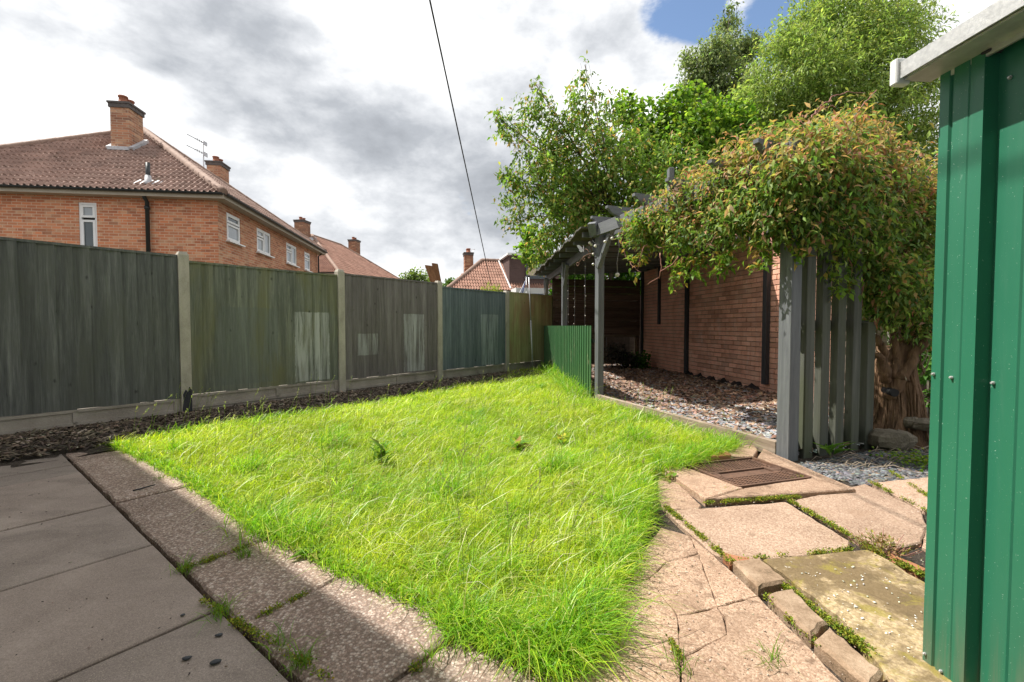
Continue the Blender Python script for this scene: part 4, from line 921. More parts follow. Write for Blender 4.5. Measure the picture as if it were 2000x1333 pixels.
# horizontal board screen at the far end
S0 = Vector((at(1080, 636, 10.72).x, 10.72, 0)); S1 = W0 + WN * .10 - WD * .0; S1 = Vector((S1.x, S1.y - .02, 0)); sdv = (S1 - S0).normalized(); sn = Vector((sdv.y, -sdv.x, 0))
SC = thing('board_screen', 'dark brown screen of wide horizontal boards at the back of the pergola', 'screen', ((S0 + S1) / 2)[:])
for k in range(8):
    m = MB(); z = .86 + k * .165
    m.bar(S0 + Z * (z + random.uniform(-.004, .004)) + sn * (.004 * (k % 2)), S1 + Z * (z + random.uniform(-.006, .006)) + sn * (.004 * (k % 2)), .024, .158); m.build('board', MT['darkwood'], SC)
for tt in (.015, .5, .985):
    q = S0.lerp(S1, tt) - sn * .05; m = MB(); m.post(q - Z * .05, q + Z * 2.13, sdv, .07, .07); m.build('post', MT['darkwood'], SC)
m = MB(); m.bar(S0 + Z * .755 + sn * .012, S1 + Z * .755 + sn * .012, .04, .05); m.build('bottom_rail', MT['oldwood'], SC)
q = S1 - sdv * .12 + sn * .02; m = MB(); m.post(q, q + Z * .73, sdv, .055, .04); m.build('short_post', MT['oldwood'], SC)
# dark back fence seen through the gap
BF = thing('rear_fence', 'dark shadowed board fence behind the pergola screen', 'fence', (2.2, 11.6, 0))
for k in range(26):
    m = MB(); x = .55 + k * .15; m.bbox((x, 11.55 + .06 * (x - .5), .85), (1, 0.06, 0), (0, 1, 0), Z, .073, .010, .93, .002); m.build('board', MT['darkwood'], BF)
m = MB(); m.bar((.5, 11.51, 1.3), (4.45, 11.74, 1.3), .04, .07); m.build('rail', MT['darkwood'], BF)

# ---- slatted screen at the near end
SS = thing('slatted_screen', 'grey-green slatted timber screen joined to the near pergola post', 'screen', (PB.x, PB.y, 0))
for t, zt in ((.19, 2.3), (.365, 2.3), (.545, 2.28), (.73, 2.25), (.91, 1.03)):
    q = PB + pr * t; m = MB(); m.post(q + Z * (-.05), q + Z * zt, pr, .096, .06); m.build('slat', MT['slatgrey'], SS)
for z in (.10, 1.0, 2.05):
    m = MB(); m.bar(PB + pr * .05 - ab * .055 + Z * z, PB + pr * (.98 if z < 2 else .8) - ab * .055 + Z * z, .04, .085 if z > .5 else .12); m.build('rail', MT['slatgrey'], SS)

# ---- slate floor of the pergola
fl = [PA + ab * .0, PB, PB + pr * 1.0, W0 + WD * WL, W0, S0 + Vector((0, .9, 0)), PC_]
m = MB(); m.prism([(q.x, q.y) for q in fl], -.083, .022)
tag(m.build('slate_floor', MT['soil']), kind='structure')
lo = np.array([min(q.x for q in fl), min(q.y for q in fl)]); hi = np.array([max(q.x for q in fl), max(q.y for q in fl)])
pp = rng.uniform(lo, hi, (90000, 2)); pp = pp[inpoly(pp, [q[:2] for q in fl])]
dy = np.linalg.norm(pp, axis=1); pp = pp[rng.random(len(pp)) < np.clip((4.6 / dy) ** 1.6, .18, 1)]; dy = np.linalg.norm(pp, axis=1); n = len(pp)
brown = rng.random(n) < np.clip((dy - 4.6) / 5.0, .10, .48)
ia = np.where(~brown)[0]; ib = np.where(brown)[0]
z_ = .028 + .012 * clump(pp, 2.2, .5)
tag(chips('slate_chippings', np.c_[pp[ia], z_[ia]], .016, .038, [(.20, .205, .215), (.28, .285, .295), (.38, .385, .39), (.48, .475, .47)], .22, .35, weights=[.3, .35, .25, .1]), 'grey slate chippings covering the pergola floor', 'gravel', kind='stuff')
tag(chips('leaf_litter', np.c_[pp[ib], z_[ib] + .012], .014, .036, [(.22, .13, .085), (.33, .215, .15), (.42, .30, .22), (.15, .095, .065)], .10, .5, weights=[.35, .3, .15, .2], asp=(1.2, 3.2)), 'brown dead leaves lying over the slate in the pergola', 'leaf litter', kind='stuff')
# ---- crumpled black membrane along the wall foot
a0 = wall_hit(Vector((0, 0, 0)), ray(1345, 636)); a1 = wall_hit(Vector((0, 0, 0)), ray(1490, 636)); m = MB(); vs = []; n = 40
for i in range(n + 1):
    q = a0.lerp(a1, i / n); h_ = .075 + .03 * math.sin(i * .9) + .02 * math.sin(i * 2.3)
    for k, (o_, z_k) in enumerate(((.014, h_), (.05 + .012 * math.sin(i * 1.7), h_ * .8), (.10 + .02 * math.sin(i * 1.1 + 1), h_ * .45), (.17 + .03 * math.sin(i * .8), .03))):
        p_ = Vector((q.x, q.y, 0)) + WN * o_; vs.append((p_.x, p_.y, z_k))
m.add(vs, [(i * 4 + k, i * 4 + k + 1, i * 4 + k + 5, i * 4 + k + 4) for i in range(n) for k in range(3)], True)
tag(m.build('black_membrane', MT['blackplastic']), 'crumpled black weed membrane along the foot of the brick wall', 'membrane')

# ---- scroll bracket with a butterfly
q = PA - acn * .05 + Z * 1.94; bd = (ac * .9 - acn * .45).normalized()
def sc_pt(x, z): return q + bd * x + Z * z
BK = thing('scroll_bracket', 'rusty iron scroll bracket with a butterfly on the pergola post', 'bracket', q[:])
def spiral(cx, cz, r0, r1, a0, a1, n=16): return [sc_pt(cx + (r0 + (r1 - r0) * i / n) * math.cos(a0 + (a1 - a0) * i / n), cz + (r0 + (r1 - r0) * i / n) * math.sin(a0 + (a1 - a0) * i / n)) for i in range(n + 1)]
for pts in ([sc_pt(0, -.01), sc_pt(.10, .005), sc_pt(.22, -.02), sc_pt(.31, -.08)] + spiral(.345, -.10, .036, .012, 2.6, 9.0), [sc_pt(.05, .0), sc_pt(.08, .09)] + spiral(.10, .125, .034, .012, 3.6, -3.0),
            [sc_pt(.10, .0), sc_pt(.14, .06), sc_pt(.18, .075), sc_pt(.20, .06)], [sc_pt(.06, .0)] + spiral(.10, -.035, .032, .010, 2.0, -4.2), [sc_pt(.17, -.01)] + spiral(.21, -.055, .03, .010, 1.6, -4.4)):
    m = MB(); m.tube(pts, .0065, 6); m.build('scroll', MT['rust'], BK)
for sgn in (-1, 1):
    m = MB(); c0 = sc_pt(.235, .06); wing = [(0, 0), (.02, .05), (.07, .07), (.10, .045), (.085, .01), (.06, -.005), (.065, -.035), (.035, -.05), (.008, -.02)]
    f_ = [c0 + bd * (x * .75 - .01) + Z * (z * .7 + x * .45) + Vector((bd.y, -bd.x, 0)) * (sgn * x * .5 + sgn * .004) for x, z in wing]
    n = len(f_); m.add(f_ + [p_ + Vector((bd.y, -bd.x, 0)) * .004 for p_ in f_], [tuple(range(n)), tuple(range(2 * n - 1, n - 1, -1))] + [(i, n + i, n + (i + 1) % n, (i + 1) % n) for i in range(n)]); m.build('butterfly_wing', MT['steel'], BK)
# ---- string lights
def bulb(p, r, parent, name='bulb'):
    m = MB(); pr_ = [(0, .2), (-.15, .75), (-.5, 1.0), (-.9, .8), (-1.15, .35)]; n = 8
    vs = [Vector(p) + Vector((rr * r * math.cos(6.283 * k / n), rr * r * math.sin(6.283 * k / n), z * r * 1.6)) for z, rr in pr_ for k in range(n)]
    m.add(vs, [(i * n + k, i * n + (k + 1) % n, (i + 1) * n + (k + 1) % n, (i + 1) * n + k) for i in range(4) for k in range(n)], True); m.build(name, MT['bulb'], parent)
for (px_, d_, y0, y1, lab) in ((1123, 8.2, 506, 655, 'thin hanging string of tiny lights left of the other, in the pergola'), (1143, 7.2, 510, 662, 'hanging string of tiny lights nearest the front pergola post'), (1110, 8.6, 520, 650, 'hanging string of tiny lights beside the middle pergola post')):
    a_ = at(px_, y0, d_); b_ = at(px_, y1, d_); a_.z = 2.22; b_.x = a_.x; b_.y = a_.y
    SL = thing('light_string', lab, 'string lights', a_[:], 'light strings hanging in the pergola'); m = MB(); m.tube([a_, b_], .0022, 4); m.build('wire', MT['steel'], SL)
    for k in range(9): bulb(a_.lerp(b_, (k + .8) / 9.2) + Vector((random.uniform(-.015, .015), random.uniform(-.01, .01), 0)), .009, SL, 'light')
FS = thing('festoon_lights', 'festoon of round bulbs wound along the front pergola beam', 'string lights', (PA + Z * 2.2)[:])
pts = []
for i in range(26):
    t_ = i / 25 * 2.1; pts.append(PA + ab * (t_ - .05) - pr * (.10 + .02 * math.sin(i)) + Z * (2.10 - .07 * abs(math.sin(i * .55)) + .03 * math.sin(i * 1.7)))
m = MB(); m.tube(pts, .004, 5); m.build('wire', MT['cable'], FS)
for i in range(0, 26, 2): bulb(pts[i] - Z * .01, .021, FS)
dz = [PA - pr * .06 + Z * 2.2 - ab * .06, PA - pr * .075 + Z * 2.0, PA - pr * .07 + Z * 1.78 + ab * .03]
m = MB(); m.tube(dz, .0035, 5); m.build('post_wire', MT['cable'], FS)
for k in range(4): bulb(dz[0].lerp(dz[2], k / 3.2) - pr * .01 - ab * (.02 * (k % 2)), .018, FS)
pa_ = at(1208, 490, 5.9); pb_ = at(1206, 533, 5.9); pa_.z = 2.12
PD = thing('pendant_bulb', 'single large bulb hanging on a wavy cord in the pergola', 'bulb', pa_[:])
m = MB(); m.tube([pa_, pa_.lerp(pb_, .3) + Vector((.012, 0, 0)), pa_.lerp(pb_, .7) - Vector((.012, 0, 0)), pb_], .003, 5); m.build('cord', MT['steel'], PD); bulb(pb_, .03, PD)
# ---- thin pole by the fence, flag behind it
b_ = gp(1041, 728); t_ = at(1033, 541, b_.y - .1)
PO = thing('metal_pole', 'thin pale metal pole leaning in the lawn in front of the far fence', 'pole', b_[:])
m = MB(); m.tube([b_ - Z * .08, b_.lerp(t_, .55)], .016, 8); m.build('lower_tube', MT['steel'], PO)
m = MB(); m.tube([b_.lerp(t_, .53), t_], .0125, 8); m.build('upper_tube', MT['steel'], PO)
m = MB(); m.tube([t_ - Z * .002, t_ + Z * .03], .02, 8); m.build('cap', MT['darkpost'], PO)
fq = at(1028, 543, 14.0); FG = thing('furled_flag', 'small furled blue and white flag showing over the far fence', 'flag', (fq.x, fq.y, 0))
m = MB(); m.tube([Vector((fq.x, fq.y, 0)), fq + Z * .03], .012, 6); m.build('staff', MT['steel'], FG)
for k, (mt_, o_) in enumerate((('sign_blue', 0), ('flag_white', .04), ('sign_blue', .085), ('flag_white', .125))):
    m = MB(); vs = []
    for i in range(9):
        z = fq.z - .05 - i * .055; wv = .02 * math.sin(i * .9 + k)
        for s_ in (0, 1): vs.append((fq.x - .012 - (o_ + s_ * .042) * (.35 + i * .085) - .012 * i, fq.y + wv + .02 * s_, z - .05 * (o_ + s_ * .04) / .04 * .5))
    m.add(vs, [(2 * i, 2 * i + 1, 2 * i + 3, 2 * i + 2) for i in range(8)], True); m.build('stripe', MT[mt_], FG)

# ================================================================ plants: leaf clouds
def cloud(blobs, nclus, per, size, cols, weights=None, spread=.14, shell=(.55, 1.05), droop=.25, width=.42, up=.5, T=LT, Fc=LF, colfun=None, flat=1.0, jit=.2):
    B = np.array([b[:3] for b in blobs]); Rr = np.array([b[3] for b in blobs]); pw = Rr ** 2.1; pw /= pw.sum()
    bi = rng.choice(len(B), nclus, p=pw); dirn = unit(rng.normal(0, 1, (nclus, 3))); rad = rng.uniform(shell[0], shell[1], nclus)
    cc = B[bi] + dirn * (rad * Rr[bi])[:, None] * np.array([1, 1, flat])
    dv = unit(dirn + rng.normal(0, .45, (nclus, 3)) + np.array([0, 0, up * .4]))
    n = nclus * per; ci = np.repeat(np.arange(nclus), per); tt = rng.uniform(-1, 1, n)
    pos = cc[ci] + dv[ci] * (tt * spread)[:, None] + rng.normal(0, spread * .34, (n, 3))
    ld = unit(dv[ci] * .6 + rng.normal(0, .75, (n, 3)) + np.array([0, 0, -droop])); nn = unit(rng.normal(0, .55, (n, 3)) + np.array([0, 0, 1.0]) + dirn[ci] * .5)
    col = rcol(n, cols, weights, jit)
    cj = np.repeat(1 + rng.normal(0, .13, (nclus, 1)), per, 0); col = np.clip(col * cj, .004, .9)
    if colfun is not None: col = colfun(pos, dirn[ci], rad[ci], col)
    return leaf_arrays(pos, ld, nn, size * rng.uniform(.6, 1.25, n), width, col, T, Fc), cc, dv
def limbs(mb, base, fork, blobs, r0, r1, k=3, twist=.25):
    base = Vector(base); fork = Vector(fork); n = 7; pts = []; rs = []
    for i in range(n):
        t_ = i / (n - 1); pts.append(base.lerp(fork, t_) + Vector((math.sin(t_ * 4 + base.x) * .06, math.cos(t_ * 5) * .06, 0)) * (fork - base).length * .3); rs.append(r0 + (r1 - r0) * t_)
    mb.tube(pts, rs, 9)
    for b in blobs:
        c = Vector(b[:3]); m1 = fork.lerp(c, .5) + Vector((rng.normal(0, twist), rng.normal(0, twist), rng.normal(0, twist) * .5)) * .5
        mb.tube([fork - (fork - base).normalized() * .1, m1, c], [r1 * .7, r1 * .45, r1 * .2], 6)
        for _ in range(k):
            d_ = Vector(rng.normal(0, 1, 3)).normalized(); e_ = c + d_ * b[3] * .95; s_ = m1.lerp(c, rng.uniform(.3, 1)); mb.tube([s_, s_.lerp(e_, .5) + Vector(rng.normal(0, .06, 3)), e_], [r1 * .25, r1 * .15, r1 * .06], 5)
def pxb(l, d, dj=.6):
    out_ = []
    for (x, y, r) in l:
        dd_ = d + rng.uniform(-dj, dj); q = at(x, y, dd_); out_.append((q.x, q.y, q.z, r * dd_ / FPX))
    return out_
def tree(name, lab, base, fork, blobs, arrs, r0, r1, mat='leaf', bark='bark', group=None, cat='tree', k=3):
    o = thing(name, lab, cat, (base[0], base[1], 0), group); m = MB(); limbs(m, base, fork, blobs, r0, r1, k); m.build('trunk', MT[bark], o); c = leaf_obj('crown', arrs, MT[mat], o, (base[0], base[1], 0)); return o

# cherry tree behind the pergola
bl = pxb([(1085, 265, 55), (1140, 205, 38), (1045, 205, 34), (1000, 262, 34), (975, 232, 16), (1130, 330, 85), (1045, 350, 62), (1215, 330, 85), (1180, 240, 48), (1290, 370, 80), (1015, 425, 36), (1110, 430, 70), (1230, 430, 75), (998, 345, 24), (1058, 492, 34), (1141, 150, 14), (1142, 127, 9), (1046, 165, 9), (1320, 310, 60), (985, 400, 14), (1160, 470, 60)], 12.6, .9)
a1, *_ = cloud(bl, 2100, 10, .15, [(.105, .19, .036), (.155, .26, .048), (.24, .34, .075), (.44, .28, .12), (.37, .37, .10)], [.30, .30, .22, .08, .10], spread=.17, droop=.7, width=.42, shell=(.35, 1.08))
tree('cherry_tree', 'leafy cherry tree with drooping coppery-tipped leaves behind the pergola roof', (2.95, 13.0, -.1), tuple(at(1195, 405, 12.8)), bl, [a1], .11, .04, k=3)
# hazel, rounder bright leaves
bl = pxb([(1230, 225, 34), (1270, 250, 50), (1335, 235, 60), (1400, 265, 65), (1440, 240, 40), (1330, 300, 80), (1250, 300, 60), (1420, 330, 80), (1215, 205, 20), (1345, 190, 26), (1040, 470, 34), (1032, 500, 22), (1130, 400, 60), (1200, 470, 60)], 14.2, .6)
a1, *_ = cloud(bl, 2000, 10, .125, [(.115, .225, .025), (.17, .295, .033), (.27, .37, .05), (.075, .15, .02)], spread=.18, droop=.3, width=.85, T=LR, Fc=LRF, shell=(.4, 1.06))
tree('hazel_tree', 'bright green hazel with round leaves between the cherry and the ash', (5.2, 14.6, -.1), tuple(at(1320, 400, 14.3)), bl, [a1], .10, .035, k=1)
# big ash
bl = pxb([(1640, 80, 110), (1560, 150, 95), (1720, 130, 100), (1500, 215, 75), (1640, 210, 125), (1755, 215, 80), (1655, 15, 80), (1790, 290, 60), (1470, 270, 60), (1580, 60, 60), (1740, 50, 70), (1600, 290, 110), (1720, 310, 90), (1460, 200, 28), (1530, 90, 34), (1800, 160, 32), (1810, 380, 60), (1540, 300, 90)], 18.5, 1.6)
a1, *_ = cloud(bl, 9000, 10, .20, [(.21, .29, .085), (.27, .36, .10), (.35, .42, .13), (.15, .22, .065)], [.3, .34, .2, .16], spread=.26, droop=.6, width=.30, shell=(.45, 1.06))
tree('ash_tree', 'tall feathery light green ash tree rising behind the vine', (13.2, 19.0, -.1), tuple(at(1650, 330, 18.8)), bl, [a1], .28, .10, 'leafsoft', k=2)
# birch
bl = pxb([(1420, 50, 20), (1403, 105, 40), (1368, 140, 34), (1440, 105, 36), (1385, 180, 44), (1445, 170, 44), (1345, 115, 16), (1425, 18, 9), (1470, 90, 22), (1410, 230, 50), (1350, 165, 20)], 27, 1.0)
a1, *_ = cloud(bl, 2400, 9, .20, [(.13, .18, .08), (.19, .245, .10), (.26, .31, .14)], spread=.34, droop=1.0, width=.5, shell=(.3, 1.08))
tree('birch_tree', 'slender dark grey-green birch standing left of the ash', (12.0, 27.0, -.1), tuple(at(1400, 230, 27)), bl, [a1], .18, .07, 'leafsoft', k=2)
# ivy hedge behind the screen and the garage end
bl = pxb([(1120, 560, 34), (1180, 545, 40), (1240, 545, 44), (1300, 520, 50), (1105, 590, 24), (1210, 600, 50), (1280, 590, 50), (1160, 600, 50)], 13.0, .3)
a1, *_ = cloud(bl, 800, 12, .12, [(.05, .14, .014), (.08, .19, .02), (.12, .25, .03)], spread=.16, width=.7, T=LR, Fc=LRF, droop=.5)
tree('ivy_hedge', 'green ivy-covered hedge showing above the dark board screen', (3.0, 13.2, -.1), (3.0, 13.2, 1.2), bl, [a1], .09, .06, cat='hedge', k=2)
bl = [(7.3, 9.0, 1.3, 1.3), (8.6, 9.2, 1.6, 1.5), (6.3, 10.5, 1.6, 1.4), (9.8, 10.5, 2.0, 1.6), (8.0, 11.5, 2.4, 1.6), (5.8, 12.5, 2.0, 1.5), (11, 12, 2.2, 1.8)]
a1, *_ = cloud(bl, 900, 12, .12, [(.04, .10, .014), (.065, .145, .02), (.10, .19, .03)], spread=.2, droop=.4)
tree('privet_hedge', 'dense dark green hedge beyond the garage behind the shed', (8.0, 10.4, -.1), (8.0, 10.4, .9), bl, [a1], .12, .08, cat='hedge', k=2)
# far trees and a shrub top over the fence
bl = pxb([(800, 548, 16), (820, 545, 18), (838, 556, 16), (785, 560, 12), (812, 565, 22)], 62, 1)
a1, *_ = cloud(bl, 330, 9, .42, [(.10, .16, .035), (.14, .20, .05), (.19, .25, .07)], spread=.5, width=.6)
tree('far_tree', 'pale green tree far off in the gap between the houses', (at(812, 560, 62).x, 62, -.1), tuple(at(812, 590, 62)), bl, [a1], .3, .2, 'leafsoft', k=2)
bl = pxb([(880, 553, 8), (874, 563, 9), (886, 562, 7)], 48, .5)
a1, *_ = cloud(bl, 90, 8, .3, [(.07, .13, .03), (.10, .17, .04)], spread=.3, width=.6)
tree('far_bush', 'small far bush at the left foot of the tiled bungalow roof', (at(880, 560, 48).x, 48, -.1), tuple(at(880, 580, 48)), bl, [a1], .12, .08, 'leafsoft', k=1, cat='bush')
bl = pxb([(955, 566, 12), (968, 570, 10), (942, 570, 8), (960, 585, 16)], 11.9, .1)
a1, *_ = cloud(bl, 130, 9, .055, [(.24, .30, .03), (.34, .36, .05), (.18, .26, .03)], spread=.07, width=.4, up=1)
tree('golden_shrub', 'tip of a yellow-green shrub poking over the blue-grey fence panel', (at(955, 600, 11.9).x, 11.9, -.1), tuple(at(957, 600, 11.9)), bl, [a1], .03, .02, cat='shrub', k=2)

# ---- the climbing vine over the pergola
def vdep(x):
    r = ray(x, 636); r = Vector((r.x, r.y, 0))
    def hit(p, d):
        den = r.x * d.y - r.y * d.x; t = (p.x * d.y - p.y * d.x) / den; return (r * t).y
    return hit(PA - pr * .04, ab) if x < 1540 else hit(PB, pr)
vb = [(1258, 446, 30, .0), (1295, 428, 36, .1), (1340, 405, 44, .1), (1395, 375, 52, .15), (1450, 352, 58, .15), (1510, 330, 62, .15), (1570, 318, 66, .15), (1640, 312, 68, .15), (1700, 330, 55, .15), (1560, 390, 66, -.05), (1480, 400, 56, .0), (1640, 390, 70, -.08), (1715, 400, 66, .05), (1785, 410, 62, .15), (1690, 465, 52, .05), (1770, 490, 66, .2), (1745, 560, 46, .2), (1800, 570, 54, .3), (1430, 425, 40, .0), (1345, 448, 30, .0),
      (1275, 466, 20, .0), (1390, 455, 30, .0), (1515, 440, 36, -.08), (1590, 448, 34, -.1), (1700, 565, 30, .15), (1820, 370, 52, .4), (1640, 262, 34, .35), (1590, 272, 30, .3), (1690, 262, 24, .35), (1750, 352, 42, .3), (1815, 690, 34, .9), (1500, 290, 26, .3), (1680, 600, 16, .2), (1808, 480, 48, .5), (1645, 485, 22, -.08), (1590, 310, 48, -.2), (1545, 350, 48, -.2), (1640, 330, 46, -.2), (1755, 565, 52, -.1), (1705, 525, 42, -.05), (1790, 625, 36, .0), (1725, 610, 24, .0), (1810, 560, 44, .1), (1440, 310, 20, .3), (1380, 335, 18, .3)]
bl = []
for (x, y, r_, o_) in vb:
    d_ = vdep(x) + o_; q = at(x, y, d_); bl.append((q.x, q.y, q.z, r_ * d_ / FPX))
def vinecol(pos, dirn, rad, col):
    h_ = np.clip((pos[:, 2] - 1.7) / .75, 0, 1) * .75 + .25 * np.clip(dirn[:, 2], 0, 1)
    pr_ = np.clip(.18 + (h_ - .22) * .95, .18, .66); pk = rng.random(len(pos)) < pr_
    red = rcol(len(pos), [(.42, .25, .13), (.42, .20, .14), (.38, .31, .11), (.32, .31, .10), (.48, .31, .21)], [.28, .16, .26, .2, .10], .2)
    return np.where(pk[:, None], red, col)
a1, *_ = cloud(bl, 6200, 9, .064, [(.13, .22, .055), (.18, .28, .065), (.26, .34, .09), (.085, .155, .04)], [.3, .32, .22, .16], spread=.12, droop=.8, width=.38, shell=(.45, 1.22), colfun=vinecol, up=.8, jit=.28)
# trailing sprays that hang below the mass
tr = []
for (x, y, x2, y2, d_) in ((1262, 455, 1240, 530, 5.35), (1300, 470, 1322, 560, 5.2), (1335, 480, 1345, 545, 5.0), (1420, 480, 1415, 520, 4.7), (1240, 430, 1222, 480, 5.6), (1360, 490, 1375, 540, 4.9), (1500, 470, 1480, 515, 4.4), (1545, 450, 1560, 500, 4.1), (1610, 470, 1625, 570, 4.05), (1660, 500, 1650, 560, 4.1), (1280, 420, 1235, 440, 5.5)):
    d_ = vdep(x); A, B = at(x, y, d_), at(x2, y2, d_ - .08)
    for k in range(7):
        q = A.lerp(B, k / 6); tr.append((q.x, q.y, q.z, .055))
a2, *_ = cloud(tr, 240, 6, .066, [(0.126, 0.238, 0.028), (0.196, 0.294, 0.042), (0.336, 0.224, 0.07)], [.45, .35, .2], spread=.07, droop=.7, width=.46)
sb = gp(1740, 862); VN = thing('climbing_vine', 'large climbing vine with coppery top leaves sprawling over the pergola', 'vine', (sb.x, sb.y, 0))
leaf_obj('foliage', [a1, a2], MT['leaf'], VN, sb)
# gnarled stump: fluted, leaning, hollow near the top
m = MB(); n = 26; lv = 11; vs = []; top_ = at(1770, 705, sb.y + .15); 
for i in range(lv):
    t_ = i / (lv - 1); c = Vector((sb.x - .0, sb.y, -.05)).lerp(Vector((top_.x - .06, top_.y, .80)), t_) + Vector((.03 * math.sin(t_ * 5), 0, 0))
    rx = .155 + .085 * (1 - t_) ** 2.2 - .01 * t_; ry = rx * .8
    for k in range(n):
        a_ = 2 * math.pi * k / n; fl_ = 1 + .13 * math.sin(5 * a_ + 2.2 * t_) + .08 * math.sin(11 * a_ - 3 * t_) + .05 * math.sin(17 * a_ + i)
        zz = c.z + (.05 * math.sin(3 * a_ + 1) * t_ if i > 7 else 0); vs.append((c.x + rx * fl_ * math.cos(a_), c.y + ry * fl_ * math.sin(a_), zz))
m.add(vs, [(i * n + k, i * n + (k + 1) % n, (i + 1) * n + (k + 1) % n, (i + 1) * n + k) for i in range(lv - 1) for k in range(n)] + [tuple((lv - 1) * n + k for k in range(n))], True)
m.build('stump', MT['vinebark'], VN)
fb = MB()
for k in range(150):
    a_ = rng.uniform(-2.9, .35) if k < 120 else rng.uniform(0, 6.28); z0 = rng.uniform(-.04, .45); z1 = min(.84, z0 + rng.uniform(.15, .5)); pts = []; tw = rng.normal(0, .25)
    for i in range(7):
        zz = z0 + (z1 - z0) * i / 6; t_ = np.clip((zz + .05) / .85, 0, 1); c = Vector((sb.x, sb.y, -.05)).lerp(Vector((top_.x - .06, top_.y, .80)), t_) + Vector((.03 * math.sin(t_ * 5), 0, 0)); rx = .155 + .085 * (1 - t_) ** 2.2 - .01 * t_
        aa = a_ + tw * t_; fl_ = 1 + .13 * math.sin(5 * aa + 2.2 * t_) + .08 * math.sin(11 * aa - 3 * t_) + .03; pts.append(Vector((c.x + rx * fl_ * math.cos(aa), c.y + rx * .8 * fl_ * math.sin(aa), zz)))
    r_ = rng.uniform(.003, .010); fb.tube(pts, [r_ * .5, r_, r_, r_, r_, r_ * .8, r_ * .3], 5)
fb.build('shredding_bark', MT['vinebark'], VN)
hq = at(1748, 768, sb.y - .085); m = MB(); m.tube([hq + Vector((0, .0, 0)), hq + Vector((.01, .12, .01))], [.034, .03], 12); m.build('knot_hole', MT['blackplastic'], VN)
def vst(pxl, r0, r1, name='stem', mat='vinebark', jit=.01, n=8):
    pts = []
    P0 = [at(x, y, d_) for x, y, d_ in pxl]
    for i in range(len(P0) - 1):
        for k in range(4): pts.append(P0[i].lerp(P0[i + 1], k / 4) + Vector(rng.normal(0, jit, 3)))
    pts.append(P0[-1]); m_ = MB(); L_ = len(pts); m_.tube(pts, [r0 + (r1 - r0) * i / (L_ - 1) for i in range(L_)], n); m_.build(name, MT[mat], VN)
d0 = sb.y
vst([(1735, 775, d0), (1765, 735, d0), (1790, 690, d0 - .02), (1815, 650, d0)], .055, .035); vst([(1755, 745, d0), (1772, 690, d0 + .1), (1775, 620, d0 + .15), (1768, 540, d0 + .2), (1730, 420, d0 + .2)], .075, .04)
vst([(1730, 745, d0), (1722, 710, d0), (1708, 695, d0 - .02), (1698, 698, d0)], .04, .02); vst([(1728, 735, d0), (1726, 690, d0), (1712, 660, d0), (1700, 655, d0)], .04, .018); vst([(1745, 740, d0), (1750, 690, d0 + .05), (1740, 640, d0 + .1), (1745, 560, d0 + .1)], .03, .018)
for k in range(22):
    x = rng.uniform(1690, 1810); y = rng.uniform(600, 740); vst([(x, y, d0 + rng.uniform(-.1, .25)), (x + rng.normal(0, 22), y - rng.uniform(20, 50), d0 + rng.uniform(-.1, .2)), (x + rng.normal(0, 40), y - rng.uniform(50, 110), d0 + .1)], .006, .0025, 'twig', random.choice(['vinebark', 'drystem']), .012, 5)
# curling pinkish shoots over the top and hanging ends
for pl_ in ([(1585, 235, 4.9), (1600, 210, 4.8), (1625, 190, 4.7), (1655, 180, 4.65), (1690, 182, 4.6)], [(1590, 222, 4.9), (1625, 205, 4.8), (1632, 212, 4.8)], [(1670, 225, 4.8), (1690, 200, 4.6), (1712, 176, 4.4)], [(1585, 290, 4.2), (1582, 340, 4.15), (1590, 370, 4.1), (1578, 385, 4.1), (1560, 405, 4.05), (1535, 425, 4.05)], [(1540, 290, 4.3), (1545, 310, 4.2), (1560, 316, 4.2), (1572, 312, 4.2)],
            [(1325, 500, 5.0), (1315, 515, 5.0), (1292, 530, 5.0), (1282, 545, 4.95), (1265, 556, 4.95)], [(1225, 440, 5.6), (1215, 470, 5.5), (1222, 500, 5.4), (1235, 520, 5.4), (1252, 532, 5.3)], [(1290, 495, 5.1), (1292, 520, 5.1), (1288, 545, 5.0)], [(1275, 395, 5.6), (1300, 375, 5.5), (1330, 365, 5.4)], [(1730, 320, 4.6), (1745, 330, 4.5), (1760, 350, 4.5), (1752, 370, 4.5)]):
    vst([(x_, y_, vdep(x_) + (.3 if y_ < 270 else -.22)) for x_, y_, _d in pl_], .0065, .003, 'shoot', 'vinestem', .006, 6)
vst([(x_, y_, vdep(1412)) for x_, y_ in ((1412, 455), (1410, 490), (1418, 515), (1412, 535))], .006, .004, 'dry_tendril', 'drystem', .004, 5)

for k in range(34):
    x_, y_, r_, o_ = vb[rng.integers(0, 30)]; a_ = rng.uniform(0, 6.28); p0_ = (x_ + r_ * .8 * math.cos(a_), y_ + r_ * .8 * math.sin(a_)); dx_ = rng.uniform(-45, 45); dy_ = rng.uniform(10, 60)
    vst([(p0_[0], p0_[1], vdep(x_) + o_ - .12), (p0_[0] + dx_ * .5, p0_[1] + dy_ * .2, vdep(x_) + o_ - .26), (p0_[0] + dx_, p0_[1] + dy_, vdep(x_) + o_ - .22)], .004, .002, 'shoot', 'vinestem', .006, 5)
